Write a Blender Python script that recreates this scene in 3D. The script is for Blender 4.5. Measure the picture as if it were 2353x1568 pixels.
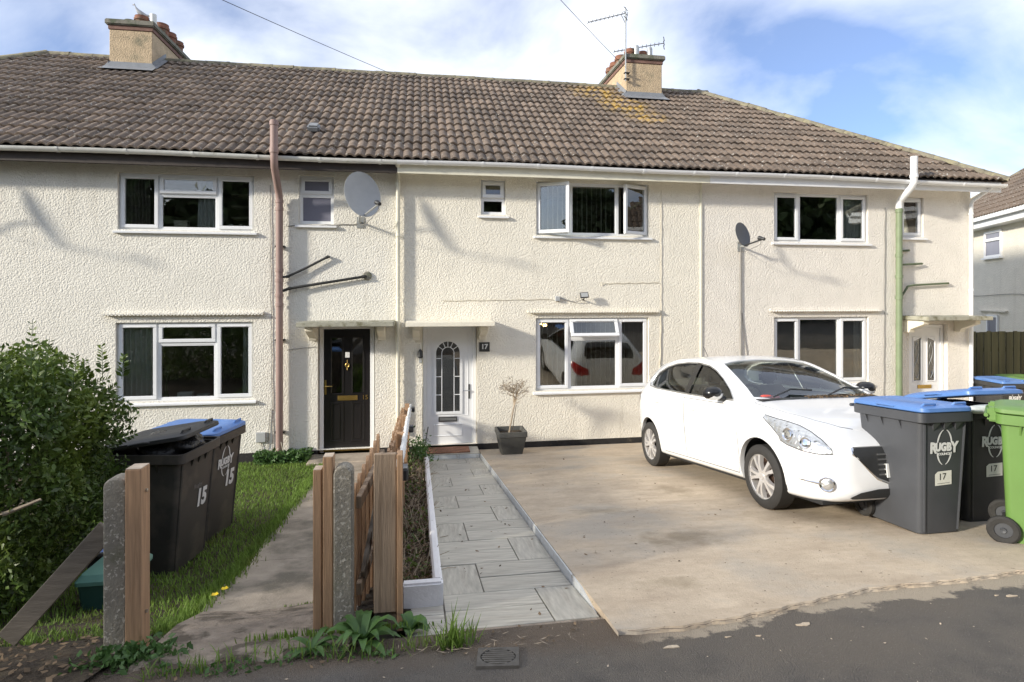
import bpy, bmesh, math, random
import numpy as np
from mathutils import Vector, Matrix, Quaternion
from mathutils.bvhtree import BVHTree
from mathutils.geometry import delaunay_2d_cdt
random.seed(7); rng = np.random.default_rng(7)
S = bpy.context.scene; COL = S.collection
R = math.radians; PI = math.pi
for o in list(bpy.data.objects): bpy.data.objects.remove(o)

# ---------------------------------------------------------------- camera
cam = bpy.data.objects.new('camera', bpy.data.cameras.new('camera')); COL.objects.link(cam)
cam.location = (0, -9.83, 2.65); cam.rotation_euler = (R(90), 0, R(-9.15))
cam.data.sensor_width = 36; cam.data.lens = 36 * 1330 / 2353
cam.data.shift_y = -(784 - 676) / 2353; cam.data.clip_start = .05; cam.data.clip_end = 2000
S.camera = cam
# ---------------------------------------------------------------- light, sky, exposure
SUN = Vector((2.75, 1.0, -.98)).normalized()
sl = bpy.data.lights.new('sun', 'SUN'); sl.energy = 2.0; sl.angle = R(4); sl.color = (1, .93, .80)
so = bpy.data.objects.new('sun', sl); COL.objects.link(so)
so.rotation_euler = SUN.to_track_quat('-Z', 'Y').to_euler(); so.location = (-20, -10, 20)
W = bpy.data.worlds.new('World'); S.world = W; W.use_nodes = True
wn = W.node_tree; wn.nodes.clear()
def wnode(t, **k):
    n = wn.nodes.new(t)
    for a, b in k.items(): setattr(n, a, b)
    return n
def wmath(op, a, b=None):
    n = wnode('ShaderNodeMath', operation=op)
    for i, q in enumerate((a, b)):
        if q is None: continue
        if isinstance(q, (int, float)): n.inputs[i].default_value = q
        else: wn.links.new(q, n.inputs[i])
    return n.outputs[0]
sky = wnode('ShaderNodeTexSky', sky_type='NISHITA', sun_disc=False)
sky.sun_elevation = math.asin(-SUN.z); sky.sun_rotation = math.atan2(-SUN.x, -SUN.y)
sky.air_density = 1.0; sky.dust_density = .6; sky.ozone_density = 2.0
tc = wnode('ShaderNodeTexCoord'); sp = wnode('ShaderNodeSeparateXYZ'); wn.links.new(tc.outputs['Generated'], sp.inputs[0])
zz = wmath('ADD', wmath('MAXIMUM', sp.outputs[2], .0), .38)
cb = wnode('ShaderNodeCombineXYZ')
wn.links.new(wmath('DIVIDE', sp.outputs[0], zz), cb.inputs[0]); wn.links.new(wmath('DIVIDE', sp.outputs[1], zz), cb.inputs[1])
mp = wnode('ShaderNodeMapping'); mp.inputs['Location'].default_value = (1.7676, 24.5813, .4045); mp.inputs['Scale'].default_value = (1.15, 1.15, 1)
wn.links.new(cb.outputs[0], mp.inputs[0])
nz = wnode('ShaderNodeTexNoise'); nz.inputs['Scale'].default_value = 1.5; nz.inputs['Detail'].default_value = 8
nz.inputs['Roughness'].default_value = .52; nz.inputs['Distortion'].default_value = .35
wn.links.new(mp.outputs[0], nz.inputs['Vector'])
cr = wnode('ShaderNodeValToRGB'); cr.color_ramp.elements[0].position = .35; cr.color_ramp.elements[1].position = .64
cr.color_ramp.elements[0].color = (.12, .12, .12, 1)
wn.links.new(nz.outputs[0], cr.inputs[0])
nz2 = wnode('ShaderNodeTexNoise'); nz2.inputs['Scale'].default_value = 3.1; nz2.inputs['Detail'].default_value = 5
wn.links.new(mp.outputs[0], nz2.inputs['Vector'])
cc = wnode('ShaderNodeMix', data_type='RGBA'); cc.inputs['A'].default_value = (4.3, 4.6, 5.1, 1); cc.inputs['B'].default_value = (5.7, 5.75, 5.85, 1)
wn.links.new(nz2.outputs[0], cc.inputs['Factor'])
tint = wnode('ShaderNodeMix', data_type='RGBA', blend_type='MULTIPLY'); tint.inputs['Factor'].default_value = 1
tint.inputs['B'].default_value = (.44, .53, .72, 1); wn.links.new(sky.outputs[0], tint.inputs['A'])
mx = wnode('ShaderNodeMix', data_type='RGBA')
wn.links.new(cr.outputs[0], mx.inputs['Factor']); wn.links.new(tint.outputs['Result'], mx.inputs['A']); wn.links.new(cc.outputs['Result'], mx.inputs['B'])
bg = wnode('ShaderNodeBackground'); bg.inputs['Strength'].default_value = .1
ow = wnode('ShaderNodeOutputWorld'); wn.links.new(mx.outputs['Result'], bg.inputs[0]); wn.links.new(bg.outputs[0], ow.inputs[0])
S.view_settings.view_transform = 'Standard'; S.view_settings.look = 'None'
S.view_settings.exposure = 1.48; S.view_settings.gamma = 1; S.view_settings.use_curve_mapping = False

# ---------------------------------------------------------------- materials
MATS = {}
def mat(name, col, rough=.6, metal=0, var=.12, scale=6, bump=0, bscale=40, bdist=.01, coat=0, spec=.5, rnd=0, isl=0, col2=None, c2scale=2, c2lo=.5, c2hi=.6,
        speck=None, spscale=60, splo=.68, sphi=.72, trans=0, stretch=(1, 1, 1), vor=0, extra=None, obj=False):
    """procedural principled material: base colour with noise variation, second colour in patches, specks, noise bump"""
    m = bpy.data.materials.new(name); m.use_nodes = True; nt = m.node_tree; N = nt.nodes; L = nt.links
    p = N['Principled BSDF']; p.inputs['Roughness'].default_value = rough; p.inputs['Metallic'].default_value = metal
    p.inputs['Specular IOR Level'].default_value = spec; p.inputs['Coat Weight'].default_value = coat; p.inputs['Coat Roughness'].default_value = .05
    if obj: g = N.new('ShaderNodeTexCoord'); pos0 = g.outputs['Object']
    else: g = N.new('ShaderNodeNewGeometry'); pos0 = g.outputs['Position']
    mp_ = N.new('ShaderNodeMapping'); mp_.inputs['Scale'].default_value = stretch; L.new(pos0, mp_.inputs[0]); pos = mp_.outputs[0]
    def noise(sc, det=4, src=None, ro=.6):
        n = N.new('ShaderNodeTexNoise'); n.inputs['Scale'].default_value = sc; n.inputs['Detail'].default_value = det; n.inputs['Roughness'].default_value = ro
        L.new(src or pos, n.inputs['Vector']); return n.outputs[0]
    def mr(src, a, b, c, d):
        n = N.new('ShaderNodeMapRange'); n.inputs[1].default_value = a; n.inputs[2].default_value = b; n.inputs[3].default_value = c; n.inputs[4].default_value = d
        L.new(src, n.inputs[0]); return n.outputs[0]
    def mul(c, fac):
        n = N.new('ShaderNodeMix'); n.data_type = 'RGBA'; n.blend_type = 'MULTIPLY'; n.inputs['Factor'].default_value = 1
        if isinstance(c, tuple): n.inputs['A'].default_value = c + (1,)
        else: L.new(c, n.inputs['A'])
        L.new(fac, n.inputs['B']); return n.outputs['Result']
    def mixc(fac, a, b):
        n = N.new('ShaderNodeMix'); n.data_type = 'RGBA'; L.new(fac, n.inputs['Factor'])
        for k, q in (('A', a), ('B', b)):
            if isinstance(q, tuple): n.inputs[k].default_value = q + (1,)
            else: L.new(q, n.inputs[k])
        return n.outputs['Result']
    c = mul(col, mr(noise(scale, 6), .25, .75, 1 - var, 1 + var))
    if rnd:
        oi = N.new('ShaderNodeObjectInfo'); c = mul(c, mr(oi.outputs['Random'], 0, 1, 1 - rnd, 1 + rnd))
    if isl:
        gg = N.new('ShaderNodeNewGeometry'); c = mul(c, mr(gg.outputs['Random Per Island'], 0, 1, 1 - isl, 1 + isl))
    if col2: c = mixc(mr(noise(c2scale, 7), c2lo, c2hi, 0, 1), c, col2)
    if extra: c = extra(N, L, c, noise, mr, mixc, mul, pos0)
    if speck: c = mixc(mr(noise(spscale, 3), splo, sphi, 0, 1), c, speck)
    L.new(c, p.inputs['Base Color'])
    if bump:
        b = N.new('ShaderNodeBump'); b.inputs['Strength'].default_value = bump; b.inputs['Distance'].default_value = bdist
        h = noise(bscale, 5)
        if vor:
            v = N.new('ShaderNodeTexVoronoi'); v.inputs['Scale'].default_value = vor; v.feature = 'SMOOTH_F1'; L.new(pos, v.inputs['Vector'])
            a = N.new('ShaderNodeMath'); a.operation = 'SUBTRACT'; L.new(h, a.inputs[0]); L.new(v.outputs[0], a.inputs[1]); h = a.outputs[0]
        L.new(h, b.inputs['Height']); L.new(b.outputs[0], p.inputs['Normal'])
    if trans:
        t = N.new('ShaderNodeBsdfTranslucent'); L.new(c, t.inputs[0]); ms = N.new('ShaderNodeMixShader'); ms.inputs[0].default_value = trans
        L.new(p.outputs[0], ms.inputs[1]); L.new(t.outputs[0], ms.inputs[2]); L.new(ms.outputs[0], N['Material Output'].inputs[0])
    MATS[name] = m; return m
def glass(name, tint=(.9, .93, .92), refl=.13, rough=0.0):
    m = bpy.data.materials.new(name); m.use_nodes = True; N = m.node_tree.nodes; L = m.node_tree.links
    N.remove(N['Principled BSDF'])
    t = N.new('ShaderNodeBsdfTransparent'); t.inputs[0].default_value = tint + (1,)
    gl = N.new('ShaderNodeBsdfGlossy'); gl.inputs['Roughness'].default_value = rough; gl.inputs[0].default_value = (1, 1, 1, 1)
    g = N.new('ShaderNodeNewGeometry'); nz_ = N.new('ShaderNodeTexNoise'); nz_.inputs['Scale'].default_value = 1.3; L.new(g.outputs['Position'], nz_.inputs['Vector'])
    bm_ = N.new('ShaderNodeBump'); bm_.inputs['Strength'].default_value = .25; bm_.inputs['Distance'].default_value = .01; L.new(nz_.outputs[0], bm_.inputs['Height']); L.new(bm_.outputs[0], gl.inputs['Normal'])
    lw = N.new('ShaderNodeFresnel'); lw.inputs[0].default_value = 1.45
    a = N.new('ShaderNodeMath'); a.operation = 'ADD'; a.use_clamp = True; L.new(lw.outputs[0], a.inputs[0]); a.inputs[1].default_value = refl - .034
    ms = N.new('ShaderNodeMixShader'); L.new(a.outputs[0], ms.inputs[0]); L.new(t.outputs[0], ms.inputs[1]); L.new(gl.outputs[0], ms.inputs[2])
    L.new(ms.outputs[0], N['Material Output'].inputs[0]); MATS[name] = m; return m

# ---------------------------------------------------------------- mesh helpers
class MB:
    def __init__(s): s.v = []; s.f = []
    def add(s, vs, fs):
        k = len(s.v); s.v += [tuple(a) for a in vs]; s.f += [tuple(i + k for i in f) for f in fs]; return s
    def box(s, x0, x1, y0, y1, z0, z1, M=None):
        vs = [Vector(a) for a in ((x0,y0,z0),(x1,y0,z0),(x1,y1,z0),(x0,y1,z0),(x0,y0,z1),(x1,y0,z1),(x1,y1,z1),(x0,y1,z1))]
        if M: vs = [M @ a for a in vs]
        return s.add(vs, [(0,3,2,1),(4,5,6,7),(0,1,5,4),(1,2,6,5),(2,3,7,6),(3,0,4,7)])
    def loft(s, rings, caps=True, closed=True, ring_closed=True):
        n = len(rings[0]); vs = [a for r_ in rings for a in r_]; fs = []
        for i in range(len(rings) - 1):
            for j in range(n if ring_closed else n - 1):
                j2 = (j + 1) % n; fs.append((i*n+j, i*n+j2, (i+1)*n+j2, (i+1)*n+j))
        if caps: fs += [tuple(range(n - 1, -1, -1)), tuple((len(rings)-1)*n + j for j in range(n))]
        return s.add(vs, fs)
    def tube(s, pts, r, n=8):
        pts = [Vector(p) for p in pts]; rs = r if isinstance(r, (list, tuple)) else [r] * len(pts); rings = []
        up = None
        for i, p in enumerate(pts):
            t = (pts[min(i+1, len(pts)-1)] - pts[max(i-1, 0)]).normalized()
            if up is None: up = Vector((0,0,1)) if abs(t.z) < .9 else Vector((1,0,0))
            a = t.cross(up).normalized(); b = a.cross(t).normalized(); up = b
            rings.append([p + (a * math.cos(2*PI*k/n) + b * math.sin(2*PI*k/n)) * rs[i] for k in range(n)])
        return s.loft(rings)
    def lathe(s, prof, n=16, M=None, caps=True):
        rings = [[Vector((r_*math.cos(2*PI*k/n), r_*math.sin(2*PI*k/n), h)) for k in range(n)] for r_, h in prof]
        if M: rings = [[M @ a for a in q] for q in rings]
        return s.loft(rings, caps)
    def prism(s, poly, a0, a1, axis='y', M=None):
        def P(u, v, a): return {'y': Vector((u, a, v)), 'x': Vector((a, u, v)), 'z': Vector((u, v, a))}[axis]
        r0 = [P(u, v, a0) for u, v in poly]; r1 = [P(u, v, a1) for u, v in poly]
        if M: r0 = [M @ a for a in r0]; r1 = [M @ a for a in r1]
        return s.loft([r0, r1])
    def build(s, name, m, parent=None, bev=0, smooth=False, kind=None, M=None, local=False, seg=1, fixn=True):
        me = bpy.data.meshes.new(name); me.from_pydata(s.v, [], s.f)
        if fixn or bev:
            b = bmesh.new(); b.from_mesh(me)
            if fixn: bmesh.ops.recalc_face_normals(b, faces=b.faces[:])
            if bev: bmesh.ops.bevel(b, geom=[e for e in b.edges if e.is_manifold and e.calc_face_angle(0) > .5], offset=bev, segments=seg, affect='EDGES', clamp_overlap=True)
            b.to_mesh(me); b.free()
        if smooth: sm(me)
        return link(me, name, m, parent, kind, M, local)
def sm(me, ang=38):
    me.polygons.foreach_set('use_smooth', np.ones(len(me.polygons), bool)); me.set_sharp_from_angle(angle=R(ang))
def wm(o): return (wm(o.parent) @ o.matrix_parent_inverse if o.parent else Matrix.Identity(4)) @ o.matrix_basis
def link(me, name, m=None, parent=None, kind=None, M=None, local=False):
    o = bpy.data.objects.new(name, me); COL.objects.link(o)
    if m is not None and me is not None and not me.materials: me.materials.append(MATS[m] if isinstance(m, str) else m)
    if M is not None: o.matrix_basis = M
    if parent is not None:
        o.parent = parent
        if not local: o.matrix_parent_inverse = wm(parent).inverted()
    if kind: o['kind'] = kind
    return o
def tag(o, label, cat, group=None):
    o['label'] = label; o['category'] = cat
    if group: o['group'] = group
    return o
def thing(name, label, cat, loc=(0,0,0), rot=(0,0,0), group=None):
    o = bpy.data.objects.new(name, None); COL.objects.link(o); o.location = loc; o.rotation_euler = rot; o.empty_display_size = .2
    return tag(o, label, cat, group)
def dup(root, loc=None, rot=None, label=None, group=None, skip=()):
    def rec(o, par):
        c = o.copy(); COL.objects.link(c)
        if par is not None: mi = o.matrix_parent_inverse.copy(); c.parent = par; c.matrix_parent_inverse = mi
        for ch in list(o.children):
            if ch.name.split('.')[0] not in skip: rec(ch, c)
        return c
    r_ = rec(root, None)
    if loc is not None: r_.location = loc
    if rot is not None: r_.rotation_euler = rot
    if label: r_['label'] = label
    if group: r_['group'] = group
    return r_
def text(name, body, size, m, parent, M, ext=.002, local=False, bold=0, align='CENTER', sx=1):
    cu = bpy.data.curves.new(name, 'FONT'); cu.body = body; cu.size = size; cu.extrude = ext; cu.offset = bold; cu.align_x = align; cu.align_y = 'CENTER'; cu.resolution_u = 3
    t = bpy.data.objects.new(name, cu); COL.objects.link(t)
    me = bpy.data.meshes.new_from_object(t.evaluated_get(bpy.context.evaluated_depsgraph_get())); bpy.data.objects.remove(t)
    if sx != 1: me.transform(Matrix.Diagonal((sx, 1, 1, 1)))
    return link(me, name, m, parent, None, M, local)
def face_y(x, y, z, tilt=0): return Matrix.Translation((x, y, z)) @ Matrix.Rotation(R(90), 4, 'X') @ Matrix.Rotation(tilt, 4, 'Z')   # text facing -y
def quads(name, P, U, V, m, parent=None, kind=None, fold=0, local=False):
    """many leaf cards: centre P, half axes U, V (n,3 arrays); each is a folded diamond"""
    n = len(P); v = np.empty((n, 4, 3), np.float32); v[:, 0] = P - U; v[:, 1] = P - V; v[:, 2] = P + U; v[:, 3] = P + V
    if fold:
        nn = np.cross(U, V); nn /= np.linalg.norm(nn, axis=1, keepdims=True) + 1e-9; l = np.linalg.norm(V, axis=1, keepdims=True); v[:, 1] += nn*l*fold; v[:, 3] += nn*l*fold
    me = bpy.data.meshes.new(name); i = np.arange(n, dtype=np.int32)[:, None]*4
    t = np.concatenate([i + [0, 1, 2], i + [0, 2, 3]], 1).reshape(-1, 3)
    me.vertices.add(n*4); me.vertices.foreach_set('co', v.ravel()); me.loops.add(len(t)*3); me.loops.foreach_set('vertex_index', t.ravel().astype(np.int32))
    me.polygons.add(len(t)); me.polygons.foreach_set('loop_start', np.arange(0, len(t)*3, 3, dtype=np.int32)); me.update(); me.validate()
    return link(me, name, m, parent, kind, None, local)
def rvec(n):
    a = rng.normal(size=(n, 3)); return a/np.linalg.norm(a, axis=1, keepdims=True)
def leaves(name, P, size, m, parent=None, kind=None, aspect=.5, upb=0, fold=.3, local=False):
    n = len(P); U = rvec(n); U[:, 2] += upb; U /= np.linalg.norm(U, axis=1, keepdims=True); V = np.cross(U, rvec(n)); V /= np.linalg.norm(V, axis=1, keepdims=True)+1e-9
    s = size*(.6 + .8*rng.random((n, 1))); return quads(name, np.asarray(P), U*s, V*s*aspect, m, parent, kind, fold, local)
def blades(name, P, h, w, m, parent=None, kind='stuff', lean=.5):
    n = len(P); P = np.asarray(P); hh = h*(.5 + rng.random((n, 1))); d = rvec(n); d[:, 2] = 0; side = np.cross(d, [0, 0, 1.]); side /= np.linalg.norm(side, axis=1, keepdims=True)+1e-9
    tip = P + np.array([0, 0, 1.])*hh + d*hh*lean*rng.random((n, 1)); mid = P + (tip-P)*.5 + np.array([0, 0, 1.])*hh*.12
    v = np.stack([P-side*w, P+side*w, mid+side*w*.8, mid-side*w*.8, tip], 1).astype(np.float32); me = bpy.data.meshes.new(name)
    i = np.arange(n, dtype=np.int32)[:, None]*5; t = np.concatenate([i+[0, 1, 2], i+[0, 2, 3], i+[3, 2, 4]], 1).reshape(-1, 3)
    me.vertices.add(n*5); me.vertices.foreach_set('co', v.ravel()); me.loops.add(len(t)*3); me.loops.foreach_set('vertex_index', t.ravel().astype(np.int32))
    me.polygons.add(len(t)); me.polygons.foreach_set('loop_start', np.arange(0, len(t)*3, 3, dtype=np.int32)); me.update(); me.validate()
    return link(me, name, m, parent, kind)

def gr(y): return -.133*min(y, 0) if y > -7.8 else 1.037          # driveway side ground height
def gl(y): return float(np.interp(y, [-7.8, -6.8, -5.9, -4.9, 0, 5], [1.02, .895, .60, .42, -.05, -.05]))   # garden of the left house

# ---------------------------------------------------------------- material set
def lichen(N, L, c, noise, mr, mixc, mul, pos0):
    def ball(cx, cy, cz, r0, r1):
        d = N.new('ShaderNodeVectorMath'); d.operation = 'DISTANCE'; L.new(pos0, d.inputs[0]); d.inputs[1].default_value = (cx, cy, cz); return mr(d.outputs['Value'], r0, r1, 1, 0)
    n = mr(noise(5, 6), .44, .56, 0, 1); tot = None
    for q in ((4.1, 3.3, 7.3, .25, .8), (4.5, 2.55, 6.8, .3, .75), (4.75, 1.9, 6.35, .1, .6)):
        b = ball(*q)
        if tot is None: tot = b
        else:
            a = N.new('ShaderNodeMath'); a.operation = 'MAXIMUM'; L.new(tot, a.inputs[0]); L.new(b, a.inputs[1]); tot = a.outputs[0]
    f = N.new('ShaderNodeMath'); f.operation = 'MULTIPLY'; L.new(n, f.inputs[0]); L.new(tot, f.inputs[1])
    c = mixc(f.outputs[0], c, (.40, .25, .045))
    c = mixc(mr(noise(1.1, 5), .50, .72, 0, .55), c, (.075, .06, .05))
    return mixc(mr(noise(22, 4), .60, .70, 0, .55), c, (.34, .32, .28))
mat('tile', (.150, .112, .084), .88, var=.3, scale=9, rnd=.28, bump=.5, bscale=60, bdist=.006, speck=(.42, .40, .36), spscale=17, splo=.625, sphi=.69, extra=lichen)
mat('ridge', (.20, .18, .13), .9, var=.3, scale=12, rnd=.2, bump=.5, bscale=50, bdist=.008, col2=(.30, .27, .17), c2scale=6)
def stains(N, L, c, noise, mr, mixc, mul, pos0):
    mp_ = N.new('ShaderNodeMapping'); mp_.inputs['Scale'].default_value = (3.2, 3.2, .35); L.new(pos0, mp_.inputs[0])
    c = mixc(mr(noise(1, 6, mp_.outputs[0]), .56, .74, 0, .30), c, (.50, .45, .36))
    return mixc(mr(noise(9, 5), .64, .74, 0, .25), c, (.46, .42, .34))
for nm, c in (('wall15', (.80, .768, .685)), ('wall17', (.81, .765, .66)), ('wall19', (.80, .755, .68)), ('wallfar', (.78, .735, .64))):
    mat(nm, c, .92, var=.06, scale=3, bump=.60, bscale=42, bdist=.0155, vor=46, extra=stains)
mat('smooth_render', (.79, .74, .62), .85, var=.06, scale=8, bump=.3, bscale=40)
mat('green_render', (.42, .55, .40), .85, var=.3, scale=8, bump=.3, bscale=40, col2=(.2, .19, .12), c2scale=5)
mat('mossy_slab', (.36, .35, .28), .92, var=.2, scale=7, bump=.6, bscale=40, col2=(.16, .15, .09), c2scale=5, c2lo=.50, c2hi=.62)
mat('plinth', (.022, .020, .019), .75, var=.4, scale=9, bump=.5, bscale=30, col2=(.12, .10, .07), c2scale=5, c2lo=.62, c2hi=.75)
mat('upvc', (.82, .83, .84), .32, var=.025, scale=5)
mat('upvc_dirty', (.74, .74, .70), .4, var=.12, scale=7, col2=(.40, .38, .30), c2scale=5, c2lo=.60, c2hi=.78)
mat('cream_paint', (.76, .73, .60), .5, var=.08, scale=6)
mat('dark_fascia', (.045, .035, .03), .7, var=.3)
mat('rubber', (.02, .02, .02), .75, var=.2)
mat('black_gloss', (.012, .012, .013), .25, var=.1)
mat('black_plastic', (.028, .029, .03), .5, var=.15)
mat('black_iron', (.03, .03, .028), .55, var=.3, scale=20)
mat('brass', (.52, .36, .12), .38, 1, var=.15)
mat('steel', (.55, .55, .54), .3, 1, var=.1)
mat('chrome', (.8, .8, .8), .08, 1, var=.03)
mat('pink_pipe', (.30, .205, .18), .6, var=.15, scale=4, stretch=(1, 1, .4), col2=(.27, .19, .17), c2scale=5, c2lo=.58, c2hi=.72)
mat('green_pipe', (.19, .24, .14), .55, var=.12, scale=5, col2=(.20, .27, .16), c2scale=6, c2lo=.6, c2hi=.72)
mat('green_iron', (.11, .14, .075), .7, var=.3, scale=14)
mat('dish_grey', (.42, .43, .43), .5, var=.08, speck=(.2, .2, .19), spscale=14, splo=.76, sphi=.80)
mat('dish_dark', (.13, .135, .145), .5, var=.12)
mat('lead', (.21, .22, .235), .6, var=.15, scale=8, bump=.4, bscale=14)
mat('chimney_render', (.50, .385, .25), .92, var=.22, scale=6, bump=.8, bscale=40, bdist=.012, vor=44, col2=(.24, .21, .14), c2scale=4, c2lo=.56, c2hi=.72)
mat('brick_course', (.20, .115, .09), .9, var=.35, scale=10, bump=.6, bscale=30)
mat('cap_stone', (.20, .19, .155), .92, var=.3, scale=9, bump=.6, bscale=40, col2=(.11, .12, .08), c2scale=5)
mat('terracotta', (.24, .105, .065), .85, var=.3, scale=14, bump=.4, bscale=40, col2=(.17, .13, .09), c2scale=9, c2lo=.52, c2hi=.66)
mat('galv', (.45, .46, .45), .45, .6, var=.15)
mat('aerial', (.10, .10, .10), .5, .6, var=.2)
mat('drain_iron', (.09, .082, .072), .8, var=.3, scale=20)
mat('wire', (.05, .05, .055), .7, var=.1)
mat('cable_cream', (.62, .57, .46), .8, var=.12)
mat('cable_grey', (.20, .19, .18), .7, var=.15)
mat('room', (.34, .31, .27), .9, var=.3, scale=2)
mat('room_red', (.10, .03, .02), .9, var=.3, scale=2)
mat('curtain', (.8, .79, .78), .9, var=.1, scale=10, trans=.25)
mat('curtain_dark', (.20, .17, .15), .9, var=.25, scale=14)
mat('blind', (.42, .40, .35), .85, var=.1, trans=.15)
mat('ornament', (.55, .50, .42), .7, var=.2, scale=12)
mat('paper', (.80, .80, .79), .7, var=.04)
mat('pale_flower', (.62, .60, .50), .8, var=.2, scale=30)
mat('plant_green', (.09, .15, .05), .7, var=.3, isl=.3, trans=.25)
mat('frosted', (.20, .20, .25), .16, var=.1, scale=3)
mat('door_black', (.012, .011, .012), .30, var=.15)
def tarmac(N, L, c, noise, mr, mixc, mul, pos0):
    sx = N.new('ShaderNodeSeparateXYZ'); L.new(pos0, sx.inputs[0])
    def mth(op, a, b_):
        n = N.new('ShaderNodeMath'); n.operation = op
        for k, q in enumerate((a, b_)):
            if isinstance(q, (int, float)): n.inputs[k].default_value = q
            else: L.new(q, n.inputs[k])
        return n.outputs[0]
    # cement slurry spilt along the edge of the drive
    ln = mth('ADD', mth('MULTIPLY', mth('MINIMUM', sx.outputs[0], 3.9), .108), -7.16)
    d = mth('SUBTRACT', sx.outputs[1], ln); d = mth('ADD', d, mth('MULTIPLY', mth('SUBTRACT', noise(2.6, 8, None, .68), .5), .75))
    m_ = mth('MULTIPLY', mr(d, -.095, -.055, 0, 1), mr(sx.outputs[0], 1.0, 1.15, 0, .9)); c = mixc(m_, c, (.46, .385, .29))
    # washed down soil below the path and beds
    e = mth('ADD', mth('SUBTRACT', sx.outputs[1], -7.10), mth('MULTIPLY', mth('SUBTRACT', noise(2.2, 7), .5), .5))
    return mixc(mth('MULTIPLY', mr(e, -.10, .12, 0, .85), mr(sx.outputs[0], 1.0, 1.5, 1, 0)), c, (.135, .10, .07))
mat('asphalt', (.115, .105, .094), .9, var=.35, scale=3.2, bump=1, bscale=130, bdist=.012, vor=160, speck=(.26, .23, .19), spscale=150, splo=.63, sphi=.70, col2=(.14, .12, .098), c2scale=.8, c2lo=.46, c2hi=.62, extra=tarmac)
mat('gravelly_edge', (.14, .105, .075), .95, var=.4, scale=8, bump=1, bscale=60, bdist=.02, speck=(.22, .18, .13), spscale=90, splo=.62, sphi=.7)
def drivecol(N, L, c, noise, mr, mixc, mul, pos0):
    mp_ = N.new('ShaderNodeMapping'); mp_.inputs['Scale'].default_value = (1.1, 3.2, 3.2); mp_.inputs['Rotation'].default_value = (0, 0, .12); L.new(pos0, mp_.inputs[0])
    c = mixc(mr(noise(1.7, 9, mp_.outputs[0], .7), .40, .72, 0, .75), c, (.36, .275, .195)); c = mixc(mr(noise(16, 6), .45, .75, 0, .35), c, (.33, .26, .19))
    c = mixc(mr(noise(1.1, 6), .50, .66, 0, .7), c, (.36, .325, .275))
    for (x, y, rx, ry, k) in ((2.05, -5.55, .36, .22, .75), (1.72, -4.6, .30, .13, .65), (1.55, -6.45, .22, .11, .6), (2.75, -3.9, .20, .35, .6), (1.5, -2.0, .4, .2, .4), (3.3, -5.15, .5, .3, .35)):
        q = N.new('ShaderNodeVectorMath'); q.operation = 'SUBTRACT'; L.new(pos0, q.inputs[0]); q.inputs[1].default_value = (x, y, 0)
        e = N.new('ShaderNodeVectorMath'); e.operation = 'MULTIPLY'; L.new(q.outputs[0], e.inputs[0]); e.inputs[1].default_value = (1/rx, 1/ry, 0)
        l = N.new('ShaderNodeVectorMath'); l.operation = 'LENGTH'; L.new(e.outputs[0], l.inputs[0])
        d = N.new('ShaderNodeMath'); d.operation = 'ADD'; L.new(l.outputs['Value'], d.inputs[0]); L.new(mr(noise(7, 6), .3, .7, -.55, .55), d.inputs[1])
        c = mixc(mr(d.outputs[0], .25, 1.15, k*.72, 0), c, (.20, .15, .085))
    return mixc(mr(noise(38, 3), .66, .72, 0, .8), c, (.10, .075, .05))
mat('concrete_drive', (.57, .465, .34), .9, var=.16, scale=2.2, bump=.7, bscale=70, bdist=.006, extra=drivecol, speck=(.56, .48, .38), spscale=110, splo=.66, sphi=.72)
mat('concrete_path', (.37, .315, .25), .92, var=.25, scale=4, bump=.8, bscale=60, bdist=.008, col2=(.17, .15, .115), c2scale=1.6, c2lo=.48, c2hi=.62, speck=(.38, .33, .27), spscale=110, splo=.62, sphi=.70)
mat('rough_slab', (.31, .255, .20), .95, var=.35, scale=9, bump=1, bscale=34, bdist=.03, col2=(.14, .115, .085), c2scale=6, c2lo=.52, c2hi=.62)
mat('porcelain', (.47, .445, .385), .42, var=.42, scale=3.2, rnd=.10, stretch=(.9, 7, 7), col2=(.29, .26, .22), c2scale=2.4, c2lo=.50, c2hi=.68, obj=True, bump=.15, bscale=12, bdist=.003)
mat('grout', (.27, .245, .21), .95, var=.25)
mat('kerb_white', (.62, .64, .64), .4, var=.1, rnd=.08, col2=(.36, .32, .26), c2scale=9, c2lo=.60, c2hi=.74)
mat('white_wall', (.80, .79, .80), .8, var=.05, scale=6, bump=.5, bscale=30, col2=(.33, .29, .23), c2scale=11, c2lo=.66, c2hi=.76)
mat('soil', (.058, .042, .027), .98, var=.5, scale=7, bump=1, bscale=40, bdist=.04, col2=(.10, .075, .045), c2scale=10)
mat('ground_far', (.075, .085, .04), .98, var=.4, scale=.6)
mat('grass', (.17, .27, .045), .7, var=.3, scale=2.5, isl=.35, trans=.35, col2=(.19, .20, .055), c2scale=3, c2lo=.58, c2hi=.72)
mat('hedge_leaf', (.074, .122, .024), .45, var=.35, scale=3, isl=.5, trans=.25, col2=(.15, .21, .034), c2scale=1.6, c2lo=.48, c2hi=.65)
mat('twig', (.14, .10, .065), .9, var=.3, scale=20)
mat('pale_twig', (.36, .29, .21), .9, var=.25, scale=20)
mat('litter', (.14, .095, .055), .9, var=.4, scale=30, isl=.6)
mat('weed', (.085, .17, .045), .5, var=.2, isl=.2, trans=.3)
mat('buttercup', (.85, .62, .02), .5, var=.08)
mat('far_leaf', (.05, .078, .022), .6, var=.4, scale=1.2, isl=.5, trans=.15)
mat('bark', (.09, .065, .045), .9, var=.3, scale=10)
mat('oak_wood', (.38, .235, .135), .8, var=.30, scale=4, stretch=(14, 14, .8), rnd=.12, bump=.3, bscale=14, col2=(.28, .165, .09), c2scale=3, c2lo=.54, c2hi=.7)
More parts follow.
